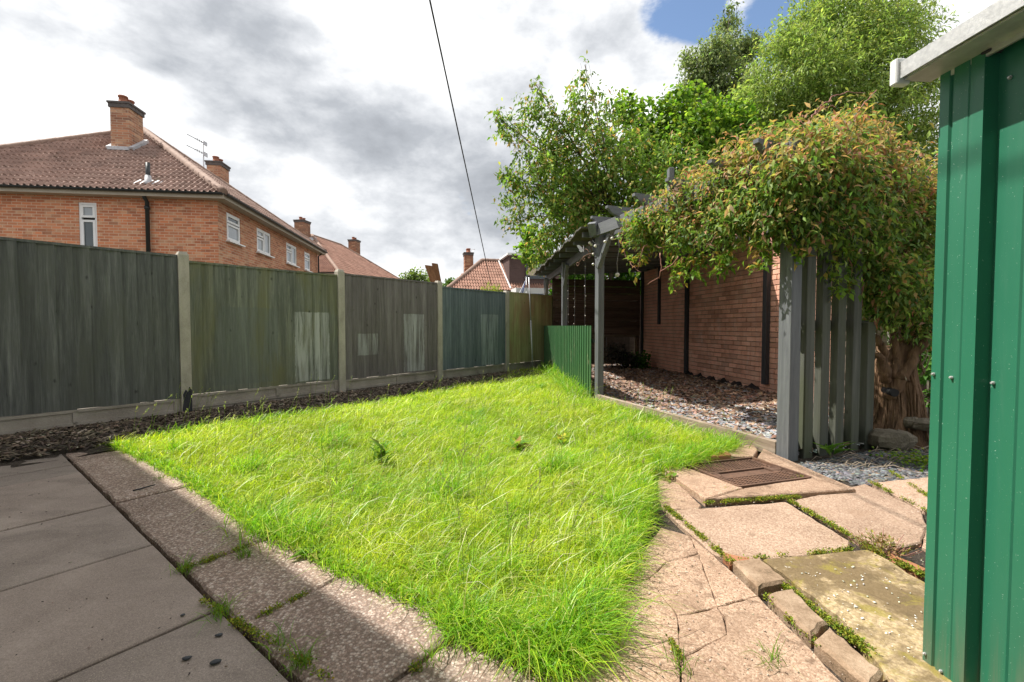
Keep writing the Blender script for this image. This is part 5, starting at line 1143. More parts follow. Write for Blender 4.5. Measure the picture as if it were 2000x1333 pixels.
# ---- rustic rail fence, stones and dead stems behind the stump
RF = thing('rail_fence', 'old weathered rail fence with pales behind the vine stump', 'fence', (4.8, 5.35, 0))
for z in (.16, .62, 1.12):
    m = MB(); m.bar((3.95, 5.30, z), (6.3, 5.05, z + .02), .05, .085); m.build('rail', MT['oldwood'], RF)
for k in range(16):
    x = 4.02 + k * .145; m = MB(); m.bbox((x, 5.345 - .106 * (x - 3.95) , .62), (1, -.1, 0), (0, 1, 0), Z, .055, .011, .70, .003); m.build('pale', MT['darkwood' if k % 2 else 'oldwood'], RF)
def rock(name, lab, px_, py_, sx, sy, sz, seed, z=0.0, group=None):
    r_ = random.Random(seed); q = gp(px_, py_, z); m = MB(); n, l = 12, 6; vs = []
    for i in range(l + 1):
        f_ = math.pi * (i / l) ; zz = -math.cos(f_) * .5 + .5; rr = max(.15, math.sin(f_)) ** .6
        for k in range(n):
            a_ = 2 * math.pi * k / n; w_ = 1 + .16 * math.sin(2 * a_ + seed) + .12 * math.sin(3 * a_ + 2 * seed + i) + r_.uniform(-.13, .13); vs.append((q.x + sx * rr * w_ * math.cos(a_), q.y + sy * rr * w_ * math.sin(a_), z - .015 + zz * sz * (1 + r_.uniform(-.05, .05))))
    m.add(vs, [(i * n + k, i * n + (k + 1) % n, (i + 1) * n + (k + 1) % n, (i + 1) * n + k) for i in range(l) for k in range(n)] + [tuple(range(n - 1, -1, -1)), tuple(l * n + k for k in range(n))]); return tag(m.build(name, MT['stone']), lab, 'stone', group)
gs = 'stones beside the vine stump'
rock('stone', 'large pale rounded stone in front of the vine stump', 1737, 876, .16, .12, .17, 3, group=gs)
rock('stone', 'flat bottom stone of the heap right of the stump', 1785, 862, .20, .12, .10, 5, group=gs); rock('stone', 'flat stone on top of the heap right of the stump', 1792, 846, .17, .11, .10, 6, .07, gs)
rock('stone', 'small upper stone of the heap nearest the shed', 1812, 838, .11, .1, .10, 8, .145, gs); rock('stone', 'squarish stone on the heap nearest the stump', 1778, 834, .08, .08, .10, 9, .145, gs)
m = MB()
for k in range(70):
    q = gp(rng.uniform(1580, 1840), rng.uniform(862, 915)); a_ = rng.uniform(-.6, .6); L_ = rng.uniform(.08, .35); d_ = Vector((math.cos(a_), math.sin(a_), 0)); m.tube([q - Z * .015, q + d_ * L_ * .5 + Z * rng.uniform(.01, .04), q + d_ * L_ - Z * .01], .0025, 4)
tag(m.build('dead_stems', MT['drystem']), 'dry dead stems scattered on the ground before the stump', 'dead stems', kind='stuff')
q = gp(1800, 905); nn_ = 500; pos = np.c_[q.x + rng.normal(0, .10, nn_), q.y + rng.normal(0, .12, nn_), np.abs(rng.normal(0, .02, nn_))]; a = rng.uniform(0, 6.28, nn_)
tag(leaf_obj('ground_cover', [leaf_arrays(pos, np.stack([np.cos(a), np.sin(a), rng.uniform(.1, 1, nn_)], 1), rng.normal(0, .5, (nn_, 3)) + [0, 0, 1], rng.uniform(.012, .03, nn_), .7, rcol(nn_, [(.10, .2, .02), (.16, .27, .03), (.25, .32, .03)]), LR, LRF)], MT['moss']), 'patch of low green weeds on the ground beside the green shed', 'ground cover', kind='stuff')
bl = []
for (x, y, d_, r_) in ((1815, 720, 4.7, 34), (1822, 660, 4.8, 28), (1826, 780, 4.75, 26), (1808, 690, 4.75, 20)):
    q = at(x, y, d_); bl.append((q.x, q.y, q.z, r_ * d_ / FPX))
a1, *_ = cloud(bl, 70, 7, .085, [(.05, .14, .02), (.08, .19, .03), (.11, .23, .035)], spread=.08, width=.5, droop=.5); bq = gp(1818, 860)
tree('leafy_shrub', 'green leafy shrub growing beside the stump at the shed corner', (bq.x, bq.y, -.05), tuple(at(1818, 770, 4.75)), bl, [a1], .012, .008, cat='shrub', k=3)
# small tree-like shrub in the dark corner of the pergola
bl = pxb([(1195, 688, 16), (1212, 692, 18), (1228, 700, 14), (1205, 705, 12)], 10.2, .1); bq = gp(1195, 722)
a1, *_ = cloud(bl, 120, 8, .07, [(.05, .055, .05), (.07, .075, .068), (.04, .045, .04)], spread=.08, width=.5)
tree('pot_shrub', 'small grey-leaved shrub on a thin stem in the dark pergola corner', (bq.x, bq.y, -.0), tuple(at(1197, 705, 10.2)), bl, [a1], .02, .014, cat='shrub', k=2)
bl = pxb([(1240, 705, 12), (1255, 702, 12), (1226, 695, 6), (1262, 715, 8)], 10.4, .1); bq = gp(1250, 722)
a1, *_ = cloud(bl, 60, 8, .075, [(.05, .15, .02), (.09, .21, .03)], spread=.08, width=.7, T=LR, Fc=LRF)
tree('ivy_clump', 'green ivy clump at the far foot of the brick wall', (bq.x, bq.y, 0), tuple(at(1250, 712, 10.4)), bl, [a1], .012, .008, cat='ivy', k=2)

# ================================================================ green metal shed
SHc = gp(1806, 1300); se = Vector((.063, -.998, 0)); so = Vector((-.998, -.063, 0))     # along the wall towards the camera, outwards
SH = thing('metal_shed', 'dark green ribbed metal shed with galvanised eaves at the right edge', 'shed', (SHc.x, SHc.y, 0))
zt = 1.735; prof = []; t_ = 0.0
prof += [(0, -.012), (0.004, .012), (.03, .012), (.034, .006), (.038, .006), (.042, .012), (.080, .012), (.083, .010), (.086, .012), (.118, .012), (.124, -.022)]
x = .124
while x < 1.6:
    prof += [(x + .03, -.022), (x + .06, -.022), (x + .064, -.019), (x + .068, -.022), (x + .18, -.022), (x + .187, .012), (x + .24, .012), (x + .246, .012), (x + .30, .012), (x + .307, -.022)]; x += .307
m = MB(); vs = [SHc + se * a + so * b + Z * z for a, b in prof for z in (.012, zt)]
m.add(vs, [(2 * i, 2 * i + 1, 2 * i + 3, 2 * i + 2) for i in range(len(prof) - 1)]); m.build('wall_sheet', MT['shedgreen'], SH)
# gable-end wall running back to the right
m = MB(); pf = []; x = 0
while x < 1.8: pf += [(x, 0), (x + .12, 0), (x + .127, -.03), (x + .3, -.03), (x + .307, 0)]; x += .307
vs = [SHc - so * a - se * b + Z * z for a, b in pf for z in (.012, None)] if False else []
for a, b in pf: vs += [SHc - so * (a + .013) - se * b + Z * .012, SHc - so * (a + .013) - se * b + Z * (zt + .16 * min(a, 1.8 - a))]
m.add(vs, [(2 * i, 2 * i + 2, 2 * i + 3, 2 * i + 1) for i in range(len(pf) - 1)]); m.build('end_sheet', MT['shedgreen'], SH)
# eaves trim, soffit flange, roof sheet, end cap
e0 = SHc + so * .105 - se * .030; e1 = SHc + so * .105 + se * 1.6
m = MB()
sec = [(0, 1.706), (.0, 1.752), (-.02, 1.756), (-.075, 1.748), (-.075, 1.744), (-.012, 1.750), (-.006, 1.746), (-.006, 1.712), (-.012, 1.709)]
vs = [e + so * a + Z * z for e in (e0, e1) for a, z in sec]; n = len(sec); m.add(vs, [(i, n + i, n + i + 1, i + 1) for i in range(n - 1)] + [(n - 1, 2 * n - 1, n, 0)]); m.build('eaves_trim', MT['galv'], SH)
m = MB(); m.obox((e0 + e1) / 2 - so * .055 + Z * 1.705, se, so, Z, (e1 - e0).length / 2, .042, .003); m.build('soffit_flange', MT['galv'], SH)
m = MB(); m.obox((e0 + e1) / 2 - so * .098 + Z * 1.718, se, so, Z, (e1 - e0).length / 2 - .03, .0035, .03); m.build('wall_channel', MT['galv'], SH)
m = MB(); vs = [e + so * a + Z * z for e in (e0, e1) for a, z in ((-.02, 1.764), (-1.05, 1.764 + .17), (-2.0, 1.764), (-2.0, 1.758), (-1.05, 1.758 + .17), (-.02, 1.758))]; n = 6
m.add(vs, [(i, (i + 1) % n, n + (i + 1) % n, n + i) for i in range(n)] + [tuple(range(n)), tuple(range(2 * n - 1, n - 1, -1))]); m.build('roof_sheet', MT['shedgreen'], SH)
m = MB(); m.bbox(e0 - se * .008 - so * .012 + Z * 1.729, se, so, Z, .012, .022, .036, .003); m.build('trim_end_cap', MT['whiteplastic'], SH)
m = MB(); m.bbox(SHc + se * .12 - se * .0 + so * (-.005) + Z * 1.71, se, so, Z, .012, .02, .015, .003); m.build('bracket', MT['darkpost'], SH)
def screw(p, d_, parent, r=.0034):
    m = MB(); m.tube([p, p + d_ * .003], r * 1.3, 10, smooth=False); m.tube([p + d_ * .003, p + d_ * .007], [r, r * .8], 8); m.build('screw', MT['galv'], parent)
for (a, b, z) in ((.012, .0125, .862), (.062, .0125, .858), (.136, -.0215, .852), (.012, .0125, .045), (.06, .0125, .03), (.15, -.0215, 1.62)): screw(SHc + se * a + so * b + Z * z, so, SH)
m = MB(); m.obox(SHc + se * .78 + so * .02 + Z * .006, se, so, Z, .80, .026, .003); m.obox(SHc + se * .78 + so * .0085 + Z * .024, se, so, Z, .80, .0015, .015) if False else None; m.build('base_rail', MT['galv'], SH)
for a in (.02, .11): screw(SHc + se * a + so * .035 + Z * .009, Z, SH, .004)
# ================================================================ houses
def tilemesh(mb, o, e, r, n, w, g, lift=.03):
    """one double-roll roof tile: o lower-left corner, e along the eave, r up the slope, n outward"""
    xs = (0, .10, .19, .30, .43, .5, .60, .69, .80, .93); zs = (.0, .0, .045, .055, .0, .0, .0, .045, .055, .0)
    lo_ = [o + e * (w * x) + n * (z + lift) for x, z in zip(xs, zs)] + [o + e * (w * 1.0) + n * lift]; hi_ = [p_ + r * (g * 1.06) - n * (lift - .004) for p_ in lo_]; bt = [p_ - n * .026 for p_ in lo_]
    k = len(lo_); mb.add(lo_ + hi_ + bt, [(i, i + 1, k + i + 1, k + i) for i in range(k - 1)] + [(2 * k + i, 2 * k + i + 1, i + 1, i) for i in range(k - 1)])
def roof_face(parent, poly, mat, w=.30, g=.335, parts=0, simple=False):
    """poly: eave-left, eave-right, then the upper points (all in one plane)"""
    o = poly[0]; e = (poly[1] - poly[0]).normalized(); nrm = (poly[1] - poly[0]).cross(poly[-1] - poly[0]).normalized()
    if nrm.z < 0: nrm = -nrm
    r = nrm.cross(e).normalized()
    if r.z < 0: r = -r
    P2 = np.array([((p_ - o).dot(e), (p_ - o).dot(r)) for p_ in poly]); hi_ = P2.max(0)
    m = MB(); m.add([p_ - nrm * .01 for p_ in poly], [tuple(range(len(poly)))]); m.build('underlay', mat, parent)
    cells = []
    for j in range(int(hi_[1] / g) + 1):
        for i in range(int((P2[:, 0].max() - P2[:, 0].min()) / w) + 2):
            x = P2[:, 0].min() + i * w; y = j * g; cen = np.array([[x + w / 2, y + g * .45], [x + w * .1, y + g * .5], [x + w * .9, y + g * .5]])
            if inpoly(cen, P2.tolist()).sum() >= 2: cells.append((x, y))
    st = MB(); T0 = MB(); tilemesh(T0, Vector((0, 0, 0)), e, r, nrm, w, g)
    me = bpy.data.meshes.new('roof_tile'); me.from_pydata([tuple(v_) for v_ in T0.v], [], T0.f); me.materials.append(mat)
    for k, (x, y) in enumerate(cells):
        p_ = o + e * x + r * y + nrm * random.uniform(-.004, .006)
        if k < parts:
            ob = bpy.data.objects.new('roof_tile', me); C.objects.link(ob); ob.parent = parent; ob.location = p_ - wloc(parent); ob.rotation_euler = (random.uniform(-.006, .006), random.uniform(-.006, .006), random.uniform(-.01, .01))
        else: tilemesh(st, p_, e, r, nrm, w, g)
    if st.v: tag(st.build('roof_tiles', mat, parent), kind='stuff')
def hipline(parent, a, b, r_=.11, mat='hip'):
    n = max(3, int((b - a).length / .4)); pts = []; rs = []
    for i in range(n):
        for f_, q_ in ((0, 1.0), (.93, 1.07), (.97, 1.0)): pts.append(a.lerp(b, (i + f_) / n)); rs.append(r_ * q_)
    m = MB(); m.tube(pts, rs, 10); m.build('hip_tiles', MT[mat], parent)
def chimney(house, c, u, v, wu, wv, z0, z1, mat, pots=2, label=None):
    m = MB(); ch = None; m.obox(c + Z * ((z0 + z1 - .2) / 2), u, v, Z, wu / 2, wv / 2, (z1 - .2 - z0) / 2); ch = m.build('chimney', mat, house)
    m = MB(); m.obox(c + Z * (z1 - .14), u, v, Z, wu / 2 + .035, wv / 2 + .035, .0595); m.build('oversail', MT['bluebrick'], ch)
    m = MB(); m.obox(c + Z * (z1 - .05), u, v, Z, wu / 2 + .06, wv / 2 + .06, .029); m.build('cap', MT['bluebrick'], ch)
    for k in range(pots):
        p_ = c + v * ((k - (pots - 1) / 2) * wv * .45) + Z * (z1 - .022); m = MB(); m.tube([p_, p_ + Z * .04, p_ + Z * .05, p_ + Z * .20, p_ + Z * .21, p_ + Z * .25], [.14, .14, .12, .105, .13, .13], 14); m.build('chimney_pot', MT['clay'], ch)
    return ch
def wall(parent, o, e, nrm, L_, z0, z1, holes, mat, name='wall', depth=.09):
    us = sorted({0, L_, *[h_[0] for h_ in holes], *[h_[1] for h_ in holes]}); zs = sorted({z0, z1, *[h_[2] for h_ in holes], *[h_[3] for h_ in holes]}); m = MB()
    def pt(u_, z_, d_=0): return o + e * u_ + Z * z_ - nrm * d_
    for i in range(len(us) - 1):
        for j in range(len(zs) - 1):
            cu, cz = (us[i] + us[i + 1]) / 2, (zs[j] + zs[j + 1]) / 2
            if any(h_[0] < cu < h_[1] and h_[2] < cz < h_[3] for h_ in holes): continue
            m.add([pt(us[i], zs[j]), pt(us[i + 1], zs[j]), pt(us[i + 1], zs[j + 1]), pt(us[i], zs[j + 1])], [(0, 1, 2, 3)])
    for (a, b, c, d_) in holes:
        for q0, q1 in (((a, c), (b, c)), ((b, c), (b, d_)), ((b, d_), (a, d_)), ((a, d_), (a, c))): m.add([pt(*q0), pt(*q1), pt(*q1, depth), pt(*q0, depth)], [(0, 1, 2, 3)])
    return m.build(name, mat, parent)
def window(parent, o, e, nrm, u0, u1, z0, z1, lay, glass='glasspale', fr='upvc', fw=.055, openlight=False):
    """lay: list of (fu0,fu1,fz0,fz1) panes in fractions"""
    c = o + e * ((u0 + u1) / 2) + Z * ((z0 + z1) / 2) - nrm * .05; m = MB(); hw, hh = (u1 - u0) / 2, (z1 - z0) / 2
    for (du, dz, a, b) in ((0, hh - fw / 2, hw, fw / 2), (0, -hh + fw / 2, hw, fw / 2), (-hw + fw / 2, 0, fw / 2, hh - fw), (hw - fw / 2, 0, fw / 2, hh - fw)): m.obox(c + e * du + Z * dz, e, nrm, Z, a, .03, b)
    wo_ = m.build('window', MT[fr], parent)
    if not isinstance(glass, (list, tuple)): glass = [glass] * len(lay)
    for (a, b, cc, d_), gl in zip(lay, glass):
        x0, x1, y0, y1 = u0 + (u1 - u0) * a, u0 + (u1 - u0) * b, z0 + (z1 - z0) * cc, z0 + (z1 - z0) * d_; m = MB(); k = .028
        pc = o + e * ((x0 + x1) / 2) + Z * ((y0 + y1) / 2) - nrm * .04; hx_, hz_ = (x1 - x0) / 2 - .005, (y1 - y0) / 2 - .005
        for (du, dz, p_, q_) in ((0, hz_ - k, hx_, k), (0, -hz_ + k, hx_, k), (-hx_ + k, 0, k, hz_ - 2 * k), (hx_ - k, 0, k, hz_ - 2 * k)): m.obox(pc + e * du + Z * dz, e, nrm, Z, p_, .032, q_)
        m.build('casement', MT[fr], wo_); m = MB(); m.obox(pc - nrm * .005, e, nrm, Z, hx_ - k, .008, hz_ - k); m.build('pane', MT[gl], wo_)
    m = MB(); m.obox(o + e * ((u0 + u1) / 2) + Z * (z0 - .021) + nrm * .03, e, nrm, Z, hw + .06, .075, .02); m.build('sill', MT[fr], wo_)
    return wo_

def hip_house(lab, corner, W, D, ez, pitch, front_holes, right_holes, tiles=0, brick=None, group=None, tmat='tile', ov=.30, ang=R(8.8)):
    u = Vector((-math.cos(ang), -math.sin(ang), 0)); v = Vector((-math.sin(ang), math.cos(ang), 0)); c = Vector((corner[0], corner[1], 0))
    ho = thing('brick_house', lab, 'house', (c + u * W / 2 + v * D / 2)[:], group)
    fm = wallbrick('house_brick_front', (.68, .255, .125), (.42, .15, .08), (.62, .44, .32), u); rm = wallbrick('house_brick_side', (.58, .235, .125), (.38, .15, .085), (.56, .42, .32), v)
    wall(ho, c, u, -v, W, -.1, ez, front_holes, fm); wall(ho, c, v, -u, D, -.1, ez, right_holes, rm)
    wall(ho, c + u * W, v, u, D, -.1, ez, [], rm, 'rear_side_wall'); wall(ho, c + v * D, u, v, W, -.1, ez, [], fm, 'back_wall')
    # eaves
    rz = ez + .10; q = [c - u * ov - v * ov, c + u * (W + ov) - v * ov, c + u * (W + ov) + v * (D + ov), c - u * ov + v * (D + ov)]
    cc = c + u * W / 2 + v * D / 2
    m = MB(); m.obox(cc + Z * (ez - .012), u, v, Z, W / 2 + ov - .03, D / 2 + ov - .03, .012); m.build('soffit', MT['soffit'], ho)
    for a, b, nn_ in ((q[0], q[1], -v), (q[3], q[0], -u), (q[1], q[2], u), (q[2], q[3], v)):
        e_ = (b - a).normalized(); m = MB(); m.obox((a + b) / 2 - nn_ * .015 + Z * (ez + .04), e_, nn_, Z, (b - a).length / 2 - (.0 if abs(nn_.dot(v)) > .5 else .032), .015, .075); m.build('fascia', MT['soffit'], ho)
        g_ = MB(); n = 7; vs = []
        for p_ in (a, b):
            for i in range(n): t_ = math.pi * i / (n - 1); vs.append(p_ + nn_ * (.058 + .055 * math.cos(t_)) + Z * (ez + .10 - .055 * math.sin(t_)))
            for i in range(n - 1, -1, -1): t_ = math.pi * i / (n - 1); vs.append(p_ + nn_ * (.058 + .047 * math.cos(t_)) + Z * (ez + .10 - .047 * math.sin(t_)))
        k = 2 * n; g_.add(vs, [(i, (i + 1) % k, k + (i + 1) % k, k + i) for i in range(k)]); g_.build('gutter', MT['blackmetal'], ho)
    run = W / 2 + ov; rise = run * math.tan(pitch); A = c + u * W / 2 + v * (W / 2) + Z * (rz + rise); Bp = c + u * W / 2 + v * (D - W / 2) + Z * (rz + rise)
    Q = [p_ + Z * rz for p_ in q]
    rf = MB(); rf.add([Q[1] - Z * .02, Q[2] - Z * .02, Bp - Z * .02, A - Z * .02], [(0, 1, 2, 3)]); rf.add([Q[2] - Z * .02, Q[3] - Z * .02, Bp - Z * .02], [(0, 1, 2)]); ro = rf.build('roof', MT[tmat], ho)
    roof_face(ro, [Q[1], Q[0], A], MT[tmat], parts=tiles); roof_face(ro, [Q[0], Q[3], Bp, A], MT[tmat])
    for a, b in ((Q[0], A), (Q[1], A), (Q[3], Bp), (A, Bp)): hipline(ro, a + Z * .02, b + Z * .04)
    return ho, ro, c, u, v, rz, run, math.tan(pitch), fm, rm

CORN = (-8.01, 12.5); AN1 = R(7.5)
def vpx(px): k_ = -(px - 1000) / FPX; return (8.01 - k_ * 12.5) / (k_ * math.cos(AN1) - math.sin(AN1))
rw = [(vpx(a_), vpx(b_), 3.42, 4.22) for a_, b_ in ((447, 474), (505, 532), (562, 582), (597, 608))]
ho, ro, c, u, v, rz, run, tp_, fm, rm = hip_house('nearest brick house with hipped brown tile roof behind the charcoal fence panel', CORN, 9.1, 9.25, 4.42, R(35), [(2.97, 3.40, 2.55, 4.24)], rw, tiles=300, ang=AN1, group='brick houses beyond the fence')
window(ho, c, u, -v, 2.97, 3.40, 2.55, 4.24, [(.10, .90, .765, .965), (.10, .90, .03, .735)], ['glasspale', 'glass'])
window(ho, c, v, -u, *rw[0], [(.06, .94, .66, .95), (.06, .94, .05, .63)], ['glass', 'glasspale'])
window(ho, c, v, -u, *rw[1], [(.04, .5, .66, .95), (.04, .5, .05, .63), (.53, .96, .05, .95)], ['glasspale', 'glasspale', 'glasspale'])
window(ho, c, v, -u, *rw[2], [(.04, .5, .05, .63), (.53, .96, .05, .95), (.04, .5, .66, .95)], ['glasspale', 'glasspale', 'glass'])
window(ho, c, v, -u, *rw[3], [(.05, .95, .66, .95), (.05, .95, .05, .63)], ['glasspale', 'glasspale'])
# downpipe and soil vent
dp = c + u * 1.69 - v * .10; m = MB(); m.tube([dp - v * .12 + Z * 4.44, dp - v * .10 + Z * 4.36, dp + Z * 4.28, dp + Z * 0], .05, 10); m.build('downpipe', MT['blackmetal'], ho)
for z in (4.12, 2.6): m = MB(); m.tube([dp + Z * (z - .04), dp + Z * (z + .04)], .068, 10); m.build('pipe_collar', MT['blackmetal'], ho)
dp2 = c + v * 9.1 - u * .09; m = MB(); m.tube([dp2 - u * .2 + Z * 4.47, dp2 - u * .12 + Z * 4.36, dp2 + Z * 4.25, dp2 + Z * 0], .035, 8); m.build('downpipe', MT['blackmetal'], ho)
def roofz(vv, base=rz): return base + (vv + .3) * tp_
vp = c + u * 1.78 + v * .12; zz = roofz(.12); m = MB(); m.tube([vp + Z * (zz - .05), vp + Z * (zz + .56)], .055, 10); m.build('vent_pipe', MT['blackmetal'], ro)
m = MB(); m.tube([vp + Z * (zz - .04), vp + Z * (zz + .05), vp + Z * (zz + .22)], [.16, .085, .07], 12); m.build('vent_flashing', MT['lead'], ro)
m = MB(); m.obox(vp + Z * (zz + .05) + v * .02, u, (v + Z * tp_).normalized(), (Z - v * tp_).normalized(), .30, .16, .012); m.build('flashing_sheet', MT['lead'], ro)
chc = c + u * 3.95 + v * 2.80; brk = wallbrick('chimney_brick', (.52, .23, .13), (.20, .11, .08), (.46, .35, .26), (u - v).normalized())
chm = chimney(ho, chc, u, v, .53, .66, roofz(2.2), 8.0, brk)
for s_, (pa, pb) in enumerate((((-.30, -.38), (.30, -.38)), ((-.32, -.36), (-.32, .40)), ((.32, -.36), (.32, .40)))):
    a = chc + u * pa[0] + v * pa[1]; b = chc + u * pb[0] + v * pb[1]; va, vb_ = (a - c).dot(v), (b - c).dot(v)
    m = MB(); m.bar(a + Z * (roofz(va) + .09), b + Z * (roofz(vb_) + .09), .13, .11); m.build('flashing', MT['lead'], chm)
c2 = c + u * 3.8 + v * 8.2; chimney(ho, c2, u, v, .55, .75, 5.4, 8.08, brk, 2)
# aerial on the roof
ab_ = at(398, 330, 18.6); AE = thing('tv_aerial', 'thin television aerial above the ridge of the nearest house', 'aerial', (ab_.x, ab_.y, 6.4))
tpz = at(396, 276, 18.6).z; m = MB(); m.tube([Vector((ab_.x, ab_.y, 6.3)), Vector((ab_.x, ab_.y, tpz))], .022, 6); m.build('mast', MT['steel'], AE)
for (z, L_) in ((tpz - .05, .62), (tpz - .48, .66)):
    p0 = Vector((ab_.x + .08, ab_.y, z - .05)); p1 = Vector((ab_.x - L_ * .75, ab_.y - .25, z + .22)); m = MB(); m.tube([p0, p1], .014, 5); bo = m.build('boom', MT['darkpost'], AE)
    for k in range(5): m = MB(); q = p0.lerp(p1, .02 + k * .12); m.tube([q + Vector((0, -.10, -.05)), q + Vector((0, .10, .05))], .009, 4); m.build('element', MT['darkpost'], bo)
    m = MB(); m.obox(p0, (0, 1, 0), (1, 0, 0), Z, .12, .012, .08); m.build('reflector', MT['steel'], bo)
# second and third house
K2 = (-11.65, 30.44)
h2, r2, cb, ub, vb2, rz2, *_ = hip_house('second brick house further along, roof and two chimneys above the fence', K2, 9.4, 13.7, 4.42, R(35), [], [], group='brick houses beyond the fence', tmat='tile2', ang=R(-8.4))
brk2 = wallbrick('chimney_brick_far', (.27, .12, .07), (.16, .085, .06), (.26, .19, .14), (ub - vb2).normalized())
q = at(591, 470, 35.0); chimney(h2, Vector((q.x, q.y, 0)), ub, vb2, .75, .9, 5.8, 9.0, brk2, 2); q = at(692, 480, 42.0); chimney(h2, Vector((q.x, q.y, 0)), ub, vb2, .75, .8, 5.6, 8.85, brk2, 2)
m = MB(); q = cb + ub * 4.6 + vb2 * 3.7; m.obox(q + Z * (rz2 + 4.0 * .7), ub, (vb2 + Z * .7).normalized(), (Z - vb2 * .7).normalized(), .55, .7, .09); m.build('flashing_patch', MT['lead'], r2)

# bungalow with a dormer
a3 = R(13); u3 = Vector((math.cos(a3), math.sin(a3), 0)); v3 = Vector((-math.sin(a3), math.cos(a3), 0)); E = at(873, 566, 24.5); E = Vector((E.x, E.y, 0)); ez3 = 2.95
B3 = thing('bungalow', 'tiled bungalow with a brown clad dormer beyond the far fence', 'house', (E + u3 * 4 + v3 * 3)[:])
w3 = wallbrick('bungalow_brick', (.34, .15, .09), (.25, .11, .065), (.34, .26, .19), u3)
wall(B3, E + u3 * .3 + v3 * .3, u3, -v3, 9.4, -.1, ez3, [], MT['render']); wall(B3, E + u3 * .3 + v3 * .3, v3, -u3, 6, -.1, ez3, [], w3, 'side_wall')
Q0 = E + Z * ez3; Q1 = E + u3 * 10 + Z * ez3; rp = 2.72; A3 = E + u3 * 2.35 + v3 * rp + Z * (ez3 + rp * .72); A4 = E + u3 * 9.7 + v3 * rp + Z * (ez3 + rp * .72)
m = MB(); Q3 = E + v3 * rp * 2 + Z * ez3; Q4 = E + u3 * 10 + v3 * rp * 2 + Z * ez3; m.add([Q0 - Z * .02, A3 - Z * .02, Q3 - Z * .02], [(0, 1, 2)]); m.add([Q3 - Z * .02, A3 - Z * .02, A4 - Z * .02, Q4 - Z * .02], [(0, 1, 2, 3)]); r3 = m.build('roof', MT['tile2'], B3)
roof_face(r3, [Q0, Q1, A4, A3], MT['tile2']); hipline(r3, Q0 + Z * .03, A3 + Z * .05); hipline(r3, A3 + Z * .05, A4 + Z * .05)
# dormer box
dx0 = 3.55; dv0 = .55; zt3 = ez3 + rp * .72 + .06; zb3 = ez3 + .30
D0 = E + u3 * dx0 + v3 * dv0
m = MB(); m.obox(E + u3 * (dx0 + 2.9) + v3 * (dv0 + 1.3) + Z * ((zt3 + zb3) / 2), u3, v3, Z, 2.9, 1.3, (zt3 - zb3) / 2); dm = m.build('dormer', MT['cladding'], B3)
nb_ = 13
for k in range(nb_):
    z = zb3 + (zt3 - zb3 - .12) * (k + .5) / nb_
    m = MB(); hz = (zt3 - zb3 - .12) / nb_ / 2; L_ = 5.8
    vs = [D0 + u3 * s_ + v3 * d_ + Z * zz_ for s_ in (0, L_) for d_, zz_ in ((-.004, z + hz), (-.022, z - hz), (0, z - hz))]
    m.add(vs, [(0, 1, 4, 3), (1, 2, 5, 4), (0, 2, 1), (3, 4, 5)]); m.build('cladding_board', MT['cladding'], dm)
m = MB(); m.obox(E + u3 * (dx0 + 2.9) + v3 * (dv0 + 1.2) + Z * (zt3 + .055), u3, v3, Z, 3.05, 1.45, .054); m.build('dormer_fascia', MT['upvc'], dm)
m = MB(); m.bar(A3 + u3 * 1.0 + Z * .10, E + u3 * (dx0 - .03) + v3 * .05 + Z * (ez3 + .12), .07, .05); m.build('verge_trim', MT['upvc'], r3)
window(B3, D0, u3, -v3, 1.0 - .0, 2.45, zb3 + .62, zt3 - .18, [(.05, .5, .06, .94), (.5, .95, .06, .94)], ['blind', 'glasspale'], 'greyframe') if False else None
wc = D0 + u3 * .95 + Z * 0 - v3 * .06; m = MB(); ww, wh, wz = 1.35, .92, zb3 + .95
for (du, dz, a_, b_) in ((0, wh / 2 - .05, ww / 2, .05), (0, -wh / 2 + .05, ww / 2, .05), (-ww / 2 + .05, 0, .05, wh / 2 - .1), (ww / 2 - .05, 0, .05, wh / 2 - .1), (0, 0, .05, wh / 2 - .1)): m.obox(wc + u3 * (ww / 2 + du) + Z * (wz + dz), u3, v3, Z, a_, .05, b_)
wn = m.build('window', MT['greyframe'], B3)
for s_, gl in ((-1, 'blind'), (1, 'glasspale')): m = MB(); m.obox(wc + u3 * (ww / 2 + s_ * .29) + Z * wz + v3 * .02, u3, v3, Z, .26, .012, wh / 2 - .1); m.build('pane', MT[gl], wn)
m = MB(); m.obox(wc + u3 * (ww / 2) + Z * (wz - wh / 2 - .04), u3, v3, Z, ww / 2 + .1, .08, .03); m.build('sill', MT['greyframe'], wn)
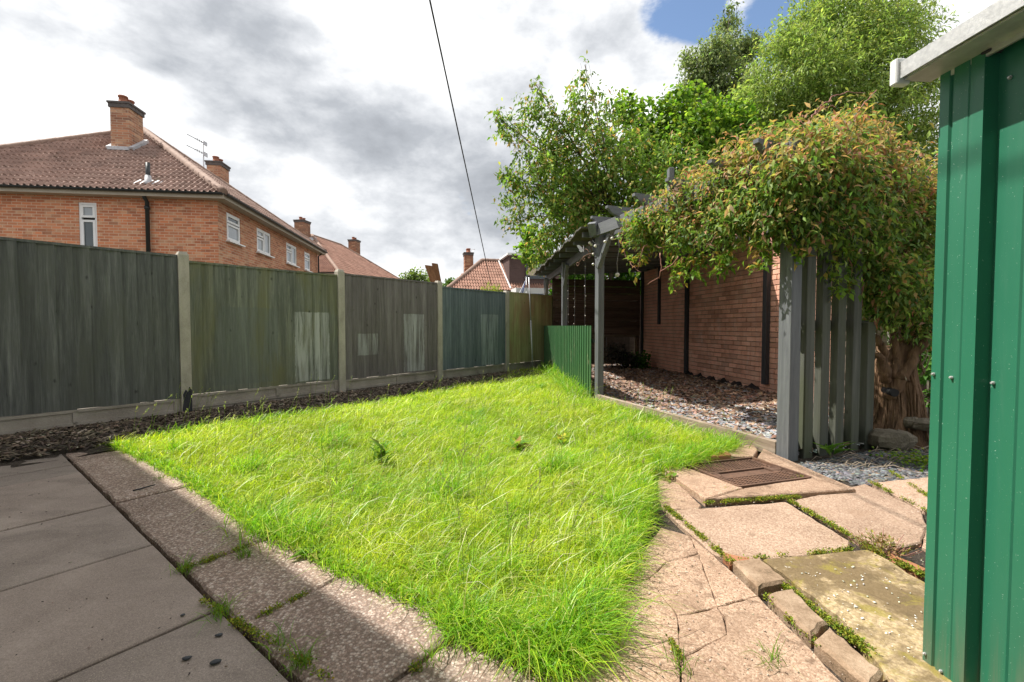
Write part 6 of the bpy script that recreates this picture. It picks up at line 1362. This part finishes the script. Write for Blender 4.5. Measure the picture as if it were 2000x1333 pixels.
# pale lower extension with a window band
xo = E + u3 * 3.5 - v3 * 1.3; m = MB(); m.obox(xo + u3 * 3 + v3 * .6 + Z * 1.45, u3, v3, Z, 3, .6, 1.55); xt = m.build('extension', MT['render'], B3)
for k in range(2): m = MB(); m.obox(xo + u3 * (1.2 + k * 2.2) - v3 * .01 + Z * 2.45, u3, v3, Z, .8, .03, .25); m.build('extension_window', MT['glass'], xt)
m = MB(); m.bar(xo + u3 * 1.9 - v3 * .03 + Z * 3.02, xo + u3 * 2.9 - v3 * .03 + Z * 3.4, .04, .04); m.build('stay', MT['upvc'], xt)
brk3 = wallbrick('bungalow_chimney', (.30, .125, .075), (.2, .09, .06), (.28, .2, .15), u3)
cq = E + u3 * 1.55 + v3 * 3.0; chimney(B3, cq, u3, v3, .50, .6, 3.9, 5.42, brk3, 2)
aq = at(924, 488, 27.6); aq2 = at(924, 512, 27.6); AE2 = thing('tv_aerial', 'tiny aerial mast right of the bungalow chimney', 'aerial', aq2[:]); m = MB(); m.tube([Vector((aq2.x, aq2.y, 4.2)), aq], .018, 5); m.build('mast', MT['steel'], AE2); m = MB(); m.tube([aq + Vector((-.12, 0, 0)), aq + Vector((.12, 0, .02))], .016, 5); m.build('element', MT['steel'], AE2)

# ---- the house behind the camera, which shades the patio
HB = thing('own_house', 'unseen house at the edge of the patio behind the viewpoint, wall made pale to bounce light', 'house', sp(-.95, 0)[:])
hm = wallbrick('own_house_brick', (.38, .165, .09), (.28, .115, .065), (.36, .27, .2), P); p0, p1 = -6.0, 9.5
m = MB(); m.obox(sp(-.93, (p0 + p1) / 2, 2.4), F, P, Z, .12, (p1 - p0) / 2, 2.5); m.build('wall', MT['render'], HB)  # pale render is invented, to bounce light into the garden
m = MB(); m.obox(sp(-.65, (p0 + p1) / 2, 4.77), F, P, Z, .20, (p1 - p0) / 2 + .3, .05); m.build('soffit', MT['upvc'], HB)
EZ = 4.9; m = MB(); vs = []
for pp_ in (p0 - .3, p1 + .3): vs += [sp(-.37, pp_, EZ), sp(-4.3, pp_, EZ + 2.6), sp(-4.3, pp_, EZ + 2.45), sp(-.39, pp_, EZ - .1)]
m.add(vs, [(0, 4, 5, 1), (1, 5, 6, 2), (2, 6, 7, 3), (3, 7, 4, 0), (0, 1, 2, 3), (7, 6, 5, 4)]); m.build('roof', MT['tile2'], HB)
# ---- overhead cable
q0 = Vector((-.84, .22, 4.86)); q1 = Vector((-1.2, 26.6, 3.3)); pts = []
for i in range(41):
    t_ = i / 40; q = q0.lerp(q1, t_); zz_ = q.z - .22 * 4 * t_ * (1 - t_); pts.append(Vector((-.0267 * q.y - .2143 * (zz_ - 1), q.y, zz_)))
m = MB(); m.tube(pts, [.008 + .010 * i / 40 for i in range(41)], 6); tag(m.build('overhead_cable', MT['cable']), 'black overhead cable crossing the sky down to the bungalow', 'cable')
